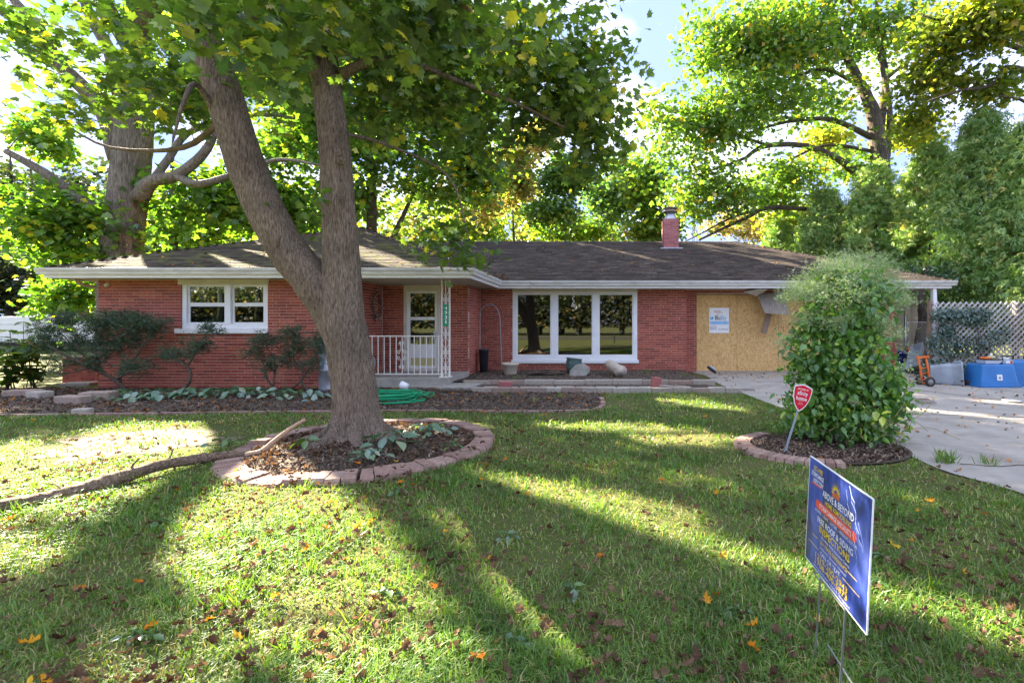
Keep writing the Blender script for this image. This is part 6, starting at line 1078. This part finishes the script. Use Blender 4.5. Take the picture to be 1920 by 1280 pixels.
yew('yew_shrub', 'small bent yew with one curved bare stem below the bedroom window', gp(312, 738), [([(312, 738, 0), (345, 728, 0), (358, 705, 0), (350, 684, 0), (335, 674, 0), (315, 665, 0)], [.035, .035, .032, .028, .02, .01]), ([(352, 686, 0), (368, 660, .1), (378, 640, .1), (390, 622, .1)], [.022, .016, .012, .006])], [(350, 662, 0, .14, .10, 12), (378, 648, .1, .16, .09, 14), (390, 618, .1, .16, .07, 14), (305, 662, 0, .10, .08, 8), (345, 645, 0, .06, .05, 4), (325, 668, 0, .1, .05, 6)], 24, Yy)
yew('yew_shrub', 'upright twin stemmed yew beside the maple trunk', gp(555, 737), [([(520, 735, 0), (500, 710, 0), (495, 685, 0), (480, 660, 0)], [.025, .02, .014, .007]), ([(585, 738, 0), (565, 715, -.1), (580, 690, -.1), (600, 655, -.1)], [.03, .025, .018, .008]), ([(545, 730, 0), (570, 705, 0), (550, 670, .1), (555, 630, .1)], [.02, .018, .012, .006]), ([(512, 725, 0), (515, 680, .1), (495, 640, .1)], [.02, .014, .006])],
    [(480, 665, 0, .13, .1, 12), (490, 640, .1, .16, .12, 16), (505, 685, 0, .16, .12, 14), (548, 625, .1, .16, .1, 16), (560, 650, .1, .22, .14, 20), (595, 645, -.1, .16, .16, 18), (585, 680, -.1, .16, .14, 14), (535, 675, 0, .15, .14, 12), (520, 640, .1, .12, .12, 8)], 24, Yy)
# ---- leafy plants: each leaf of the large ones is a part
LM = {}
def leafy(name, label, c, n, size, spread, h, mat, cat='plant', group=None, wide=.8, bias=.0):
    T = thing(name, label, cat, c, group); key = mat.name
    if (key, wide) not in LM:
        ms = []
        for k in range(6):
            b = MB(); v = OVATE[0].copy(); v[:, 0] *= wide*1.25; b.add(v, OVATE[1], rnd=(k + .5)/6); me = b.mesh('leaf'); me.materials.append(mat); me.polygons.foreach_set('use_smooth', np.ones(len(me.polygons), bool)); ms.append(me)
        LM[(key, wide)] = ms
    st_ = MB()
    for i in range(n):
        a_ = 2*np.pi*(i*.382 + R.random()*.1); r_ = spread*(i + .6)/n; z = h*(1 - .7*(i/n))*R.uniform(.7, 1.1); tip = np.asarray(c) + (r_*math.cos(a_), r_*math.sin(a_), z); st_.tube(smooth_path([np.asarray(c), np.asarray(c) + (r_*.3*math.cos(a_), r_*.3*math.sin(a_), z*.8), tip], 4), .004, 3, cap=False)
        pitch = R.uniform(-.7, .15); e_ = Matrix.Rotation(a_ - math.pi/2, 3, 'Z') @ Matrix.Rotation(pitch, 3, 'X') @ Matrix.Rotation(R.normal(0, .35), 3, 'Y'); place('leaf', LM[(key, wide)][int(np.clip(R.normal(2.5 + bias*6, 1.5), 0, 5))], T, tip, e_.to_euler(), float(size*R.uniform(.65, 1.2)))
    st_.build('stem', mat, T)
HS = [(215, 748, 'hosta in the sunny spot beside the pinkish edging stone'), (258, 750, 'hosta clump under the yew limbs at the bedroom wall'), (300, 748, 'hosta clump at the foot of the bent yew'), (345, 745, 'hosta clump right of the bent yew stem'), (395, 744, 'hosta clump midway below the bedroom window'), (440, 742, 'hosta clump under the window sill end'), (485, 742, 'hosta clump left of the twin stemmed yew'), (530, 745, 'tallest pale hosta between the stems of the twin yew'), (580, 748, 'hosta clump touching the grey blue drum')]
for px, py, lb in HS: leafy('hosta_plant', lb, gp(px, py, .01), 16, .19, .30, .20, LF['hosta'], group='hostas along the bedroom wall')
for px, py, lb, n, sz, sp, h in ((645, 815, 'low leafy sprout against the front of the maple trunk', 12, .13, .14, .22), (735, 835, 'broad leaved plant right of the maple trunk with one tall leaf', 14, .17, .26, .18), (800, 812, 'low pale green clump at the right side of the paver ring', 26, .12, .34, .12), (690, 858, 'small weedy clump in the mulch before the trunk', 14, .10, .18, .10), (575, 838, 'single round yellow green leaf sprout in the mulch', 5, .12, .10, .14), (430, 838, 'yellow green weeds at the left edge of the paver ring', 10, .09, .2, .12), (850, 838, 'tiny grassy weed inside the right arc of pavers', 8, .08, .12, .08)):
    leafy('leafy_plant', lb, gp(px, py, .1), n, sz, sp, h, LF['hosta'] if n > 11 else LF['weed'], wide=.75)
for px, Y, h, lb in ((15, 10.6, 1.15, 'bright leafy bush with broad sunlit leaves at the outer bed edge'), (60, 10.9, 1.45, 'taller broad leaved bush stalk glowing yellow green beside the camper'), (-40, 10.2, 1.2, 'broad leaved bush spilling out past the outer bed edge')):
    c = at(px, 0, Y); c[2] = 0; T = thing('hydrangea_bush', lb, 'bush', c); ms = []
    for k in range(6): b = MB(); b.add(OVATE[0]*(1.5, 1, 1), OVATE[1], rnd=(k + .5)/6); me = b.mesh('leaf'); me.materials.append(LF['hydrangea']); ms.append(me)
    st_ = MB()
    for s_ in range(9):
        a_ = R.uniform(0, 6.28); tip = c + (R.normal(0, .32), R.normal(0, .3), h*R.uniform(.6, 1.05)); P = smooth_path([c + R.normal(0, .06, 3)*(1, 1, 0), (c + tip)/2 + R.normal(0, .05, 3), tip], 9); st_.tube(P, np.linspace(.012, .005, 9), 4)
        for q in range(2, 9):
            for sg in (0, math.pi): place('leaf', ms[int(R.integers(6))], T, P[q], (Matrix.Rotation(a_ + sg + q*1.57, 3, 'Z') @ Matrix.Rotation(R.uniform(-.6, .3), 3, 'X')).to_euler(), float(R.uniform(.14, .26)))
    st_.build('stem', M['twig'], T)
b = MB()
for px, py, n, s_ in ((1050, 745, 9, .10), (945, 742, 7, .1), (1100, 735, 8, .1), (1060, 733, 8, .09), (1000, 752, 7, .08), (1130, 693, 26, .30), (1118, 690, 22, .26), (1213, 706, 10, .16), (1090, 697, 14, .22), (1283, 712, 10, .12), (970, 716, 10, .12), (1180, 734, 6, .1), (1770, 868, 20, .14), (1850, 871, 14, .10), (1714, 777, 10, .08), (1745, 776, 8, .06)):
    c = gp(px, py); m_ = n*3; a_ = R.random(m_)*6.28; y = np.stack((np.cos(a_)*.5, np.sin(a_)*.5, R.uniform(.5, 1.3, m_)), -1); f = frames(np.cross(y, R.normal(size=(m_, 3))), np.cross(R.normal(size=(m_, 3)), y)); f = np.stack((f[..., 1]*0 + np.cross(y/np.linalg.norm(y, axis=1)[:, None], f[..., 2]), y/np.linalg.norm(y, axis=1)[:, None], f[..., 2]), -1)
    b.scatter(np.array([(-.035, 0, 0), (.035, 0, 0), (.03, .6, .0), (-.03, .6, .0), (0, 1, -.12)], float), [np.array([(0, 1, 2, 3)]), np.array([(3, 2, 4)])], c + np.c_[R.normal(0, .05, (m_, 2)), np.full(m_, .06 if py < 725 else .01)], f, s_*R.uniform(.6, 1.3, m_), np.clip(R.normal(.45, .2, m_), 0, 1))
tag(b.build('weeds', LF['grass']), 'tufts of weedy grass sprouting in the beds and driveway joints', 'weeds', kind='stuff')
# ---- grass
def blades(n, y0, y1, hmul=1., straw=.0):
    y = y0*(y1/y0)**R.random(n); x = (R.uniform(-1.34, 1.0, n))*y + R.normal(0, .3, n); ok = lawn_ok(x, y); s_ = inpoly(x, y, SAND); ok &= ~s_ | (R.random(n) < .32 + .3*np.sin(x*4 + 2*np.sin(y*5))); x, y = x[ok], y[ok]; n = len(x)
    patch = 1.25*np.sin(x*2.1 + 1.3*np.sin(y*1.7)) * np.sin(y*2.6 + 1.1*np.sin(x*1.3)); patch += .7*np.sin(x*5.3 + 2*np.sin(y*3.1))*np.sin(y*4.7); 
    keep = R.random(n) < .80 + .2*patch; x, y, patch = x[keep], y[keep], patch[keep]; n = len(x)
    h = (.029 + .019*R.random(n) + .012*patch)*(1 + .6*(R.random(n) < .08))*hmul; h = np.clip(h, .014, .13); a_ = R.random(n)*6.28; lean = np.clip(R.normal(.75, .38, n), .05, 1.5); w = (.0022 + .0009*R.random(n))*np.clip(y/2.3, 1, 4.2)**.8
    d = np.stack((np.cos(a_), np.sin(a_), 0*a_), -1); sd_ = np.stack((-d[:, 1], d[:, 0], 0*a_), -1); b0_ = np.stack((x, y, 0*x), -1); m_ = b0_ + d*(h*lean*.45)[:, None]; m_[:, 2] = h*.62; t_ = b0_ + d*(h*lean*1.25)[:, None]; t_[:, 2] = h*np.clip(1.05 - lean*.35, .35, 1)
    v = np.stack((b0_ - sd_*w[:, None], b0_ + sd_*w[:, None], m_ + sd_*w[:, None]*.8, m_ - sd_*w[:, None]*.8, t_), 1).reshape(-1, 3); i = np.arange(n)*5
    rnd = np.clip(R.normal(.40 - .11*patch, .18, n), 0, 1); s2 = R.random(n) < (.17 - .07*patch); rnd[s2] = R.uniform(.8, 1, s2.sum()); g = MB(); g.add(v, np.stack((i, i+1, i+2, i+3), -1), np.stack((i+3, i+2, i+4), -1)); g.r = [np.repeat(rnd, 5)]; return g
g = blades(NGRASS, 1.35, 11.0); tag(g.build('lawn_grass', LF['grass']), 'short sunlit and shaded lawn grass with straw coloured thatch', 'grass', kind='stuff')
y = 1.6*(3)**R.random(120); x = R.uniform(-1.2, .95, 120)*y; ok = lawn_ok(x, y); b = MB()
for px_, py_ in zip(x[ok], y[ok]):
    m_ = 16; a_ = R.random(m_)*6.28; yv = np.stack((np.cos(a_)*.6, np.sin(a_)*.6, R.uniform(.4, 1.2, m_)), -1); yv /= np.linalg.norm(yv, axis=1)[:, None]; zv = np.cross(yv, R.normal(size=(m_, 3))); zv /= np.linalg.norm(zv, axis=1)[:, None]
    b.scatter(np.array([(-.02, 0, 0), (.02, 0, 0), (.018, .55, .0), (-.018, .55, .0), (0, 1, -.15)], float), [np.array([(0, 1, 2, 3)]), np.array([(3, 2, 4)])], np.c_[np.full(m_, px_) + R.normal(0, .03, m_), np.full(m_, py_) + R.normal(0, .03, m_), np.zeros(m_)], np.stack((np.cross(yv, zv), yv, zv), -1), R.uniform(.07, .16, m_), np.clip(R.normal(.3, .2, m_), 0, 1))
tag(b.build('tall_grass', LF['grass']), 'scattered taller tufts standing out of the mown lawn', 'grass', kind='stuff')
for k in range(16):
    while True:
        y = 1.9*(2.6)**R.random(); x = R.uniform(-1.0, .7)*y
        if lawn_ok(np.array([x]), np.array([y]))[0]: break
    leafy('lawn_weed', 'small broadleaf weed rosette growing flat in the mown lawn', (x, y, .02), int(R.integers(5, 9)), .062*R.uniform(.7, 1.2), .06, .035, LF['weed'], cat='weed', group='broadleaf weeds in the lawn', wide=.7)
# ---- fallen leaves
def curled(kind, q):
    b = MB(); ol = [(0, 1.0), (.10, .74), (.30, .80), (.22, .55), (.50, .50), (.28, .26), (.34, .06), (.06, .0)] if kind == 0 else [(0, 1.0), (.14, .85), (.10, .7), (.30, .66), (.12, .5), (.36, .38), (.12, .26), (.2, .1), (.03, .0)]
    pts = [(0, .45)] + ol + [(-x, y) for x, y in ol[-2:0:-1]]; v = np.array([(x, y, 0) for x, y in pts], float); v[:, 1] -= .45; k1, k2 = R.uniform(2.0, 4.6), R.uniform(-.6, 1.2); ang = R.uniform(0, 3.14); ca, sa = math.cos(ang), math.sin(ang)
    u = v[:, 0]*ca + v[:, 1]*sa; w = -v[:, 0]*sa + v[:, 1]*ca; U = np.sin(u*k1)/k1; Z = (1 - np.cos(u*k1))/k1 + k2*w*w + R.normal(0, .05, len(v)); v = np.stack((U*ca - w*sa*.85, U*sa + w*ca*.85, Z - Z.min()), -1); n = len(v) - 1
    b.add(v, [(0, i + 1, (i+1) % n + 1) for i in range(n)], rnd=q); return b
rn = [.05, .18, .3, .38, .45, .52, .6, .66, .12, .24, .84, .89, .93, .98]; CB = [curled(k % 2 if q < .75 else 1, q) for k, q in enumerate(rn)]; CM = []
for b in CB: me = b.mesh('fallen_leaf'); me.materials.append(M['dead_leaf']); me.polygons.foreach_set('use_smooth', np.ones(len(me.polygons), bool)); CM.append(me)
def leafpts(n, y0=1.45, y1=9.5, clump=True):
    y = y0*(y1/y0)**R.random(n); x = R.uniform(-1.32, .95, n)*y; kc = R.integers(0, n//14, n); cl_ = R.random(n) < .5; x = np.where(cl_, x[kc] + R.normal(0, .13, n)*np.sqrt(y[kc]/3), x); y = np.where(cl_, np.abs(y[kc] + R.normal(0, .11, n)*np.sqrt(y[kc]/3)), y); y = np.maximum(y, 1.4); dens = .55 + .45*np.sin(x*1.1 + 2)*np.sin(y*1.3 + x*.4) + .35*(x < -.2); ok = (R.random(n) < dens) & (inpoly(x, y, DRIVE) == False) & (y < 8.2); return x[ok], y[ok]
x, y = leafpts(3900); o_ = np.argsort(np.hypot(x, y)); x, y = x[o_], y[o_]; kb = R.choice(10, len(x)); hot = R.random(len(x)) < .045; kb[hot] = R.integers(10, 14, hot.sum()); sc_ = np.where(hot, R.uniform(.055, .09, len(x)), R.uniform(.035, .08, len(x)))
names = {0: ('curled brown fallen leaf lying in the mown lawn', 'brown fallen leaves on the lawn'), 1: ('bright orange or yellow fallen leaf lying on the lawn', 'orange and yellow fallen leaves on the lawn')}
for i in range(300):
    z = .034 if not in_ring(x[i], y[i]) else .1; lb, gr = names[int(hot[i])]; o = place('fallen_leaf', CM[kb[i]], None, (x[i], y[i], z + .012*R.random()), (R.normal(0, .55), R.normal(0, .55), R.uniform(0, 6.28)), float(sc_[i])); tag(o, lb, 'leaf', gr)
b = MB()
def strew(x, y, z, kb, sc_, tilt=.35):
    for k in range(14):
        m_ = kb == k; n = m_.sum()
        if n: f = rotmats(n, 1.0, tilt); b.scatter(CB[k].v[0], CB[k].f[0], np.c_[x[m_], y[m_], z[m_]], f, sc_[m_], np.full(n, rn[k]))
zz = np.where(in_ring(x, y), .09, .034); strew(x[300:], y[300:], zz[300:], kb[300:], sc_[300:])
n = 2000; y = 7.9 + 3*R.random(n); x = R.uniform(-13, .2, n); strew(x, y, np.full(n, .02), R.choice(12, n), R.uniform(.04, .09, n))
n = 420; a_ = R.random(n)*6.28; r_ = 1.2*np.sqrt(R.random(n)); strew(RC[0] + r_*np.cos(a_), RC[1] + r_*np.sin(a_), .03 + .09*(1 - (r_/1.27)**2), R.choice(10, n), R.uniform(.04, .10, n), .6)
n = 1700; x = R.uniform(1.5, 11, n); y = R.uniform(4, 14.3, n); ok = inpoly(x, y, DRIVE) & (R.random(n) < .35 + .65*(np.abs(y - 13.6) < .9)); strew(x[ok], y[ok], np.full(ok.sum(), .018), R.choice(14, ok.sum(), p=[.03]*10 + [.175]*4), R.uniform(.045, .085, ok.sum()))
n = 260; x = R.uniform(5.5, 10, n); y = R.uniform(11.3, 13.2, n); strew(x, y, np.full(n, .018), R.choice(14, n, p=[.06]*10 + [.1]*4), R.uniform(.04, .08, n))
tag(b.build('leaf_litter', M['dead_leaf'], None, True), 'scattered brown leaf litter farther back on lawn, beds and driveway', 'leaf litter', kind='stuff')
b = MB(); n = 330; x = R.uniform(-10.5, 8.5, n); y = R.uniform(10.6, 17.5, n); z = np.where(x < ER - (y - MY), EZ + SLOPE*np.minimum(y - EY, np.minimum(x - EL, ER - x)), EZ + SLOPE*(y - MY)); ok = ((x < ER - np.maximum(y - MY, 0)) & (x > EL + .3)) | ((y > MY + .1) & (x > ER - (y - MY) + .0) & (x < XRE - (y - MY)*1.05 - .2)); ok &= (z > EZ + .05) & (R.random(n) < np.where(x < 1.5, 1, .45)); strew(x[ok], y[ok], z[ok] + .02, R.choice(14, ok.sum(), p=[.055]*10 + [.1125]*4), R.uniform(.05, .10, ok.sum()), .3)
n = 90; y = R.uniform(12.6, 13.75, n); strew(ER + R.uniform(-.25, .25, n), y, EZ + R.uniform(.0, .1, n), R.choice(10, n), R.uniform(.05, .10, n), .6)
n = 120; x = R.uniform(EL, ER, n); strew(x, np.full(n, EY - .04) + R.normal(0, .02, n), EZ + R.uniform(-.03, .02, n), R.choice(12, n), R.uniform(.03, .07, n), .6)
tag(b.build('roof_leaves', M['dead_leaf'], None, True), 'dry leaves scattered over the shingles and caught in the gutters', 'leaf litter', kind='stuff')
# ---- mulch chips
b = MB(); CH = (np.array([(-.5, -.12, 0), (.5, -.1, .02), (.45, .12, .1), (-.4, .14, .08)], float), np.array([(0, 1, 2), (0, 2, 3)]))
n = 7500; a_ = R.random(n)*6.28; r_ = 1.24*np.sqrt(R.random(n)); b.scatter(*CH, np.c_[RC[0] + r_*np.cos(a_), RC[1] + r_*np.sin(a_), .022 + .09*(1 - (r_/1.27)**2)], rotmats(n, .7), R.uniform(.02, .055, n), R.random(n)**1.3)
n = 14000; x = R.uniform(-13.5, .1, n); y = R.uniform(7.85, 11.0, n); ok = inpoly(x, y, BED_L); b.scatter(*CH, np.c_[x, y, np.full(n, .014)][ok], rotmats(ok.sum(), .7), R.uniform(.025, .07, ok.sum()), R.random(ok.sum())**1.3)
n = 3500; a_ = R.random(n)*6.28; r_ = np.sqrt(R.random(n))*.95; b.scatter(*CH, np.c_[BC[0] + .93*r_*np.cos(a_), BC[1] + .70*r_*np.sin(a_), np.full(n, .03)], rotmats(n, .6), R.uniform(.025, .07, n), R.random(n))
n = 5000; x = R.uniform(-3.2, 2.5, n); y = R.uniform(10.45, 14.0, n); b.scatter(*CH, np.c_[x, y, np.where(y > 11.55, .108, .036)], rotmats(n, .8), R.uniform(.02, .055, n), R.random(n))
tag(b.build('mulch_chips', M['mulch']), 'brown wood chip mulch covering the beds', 'mulch', kind='stuff')
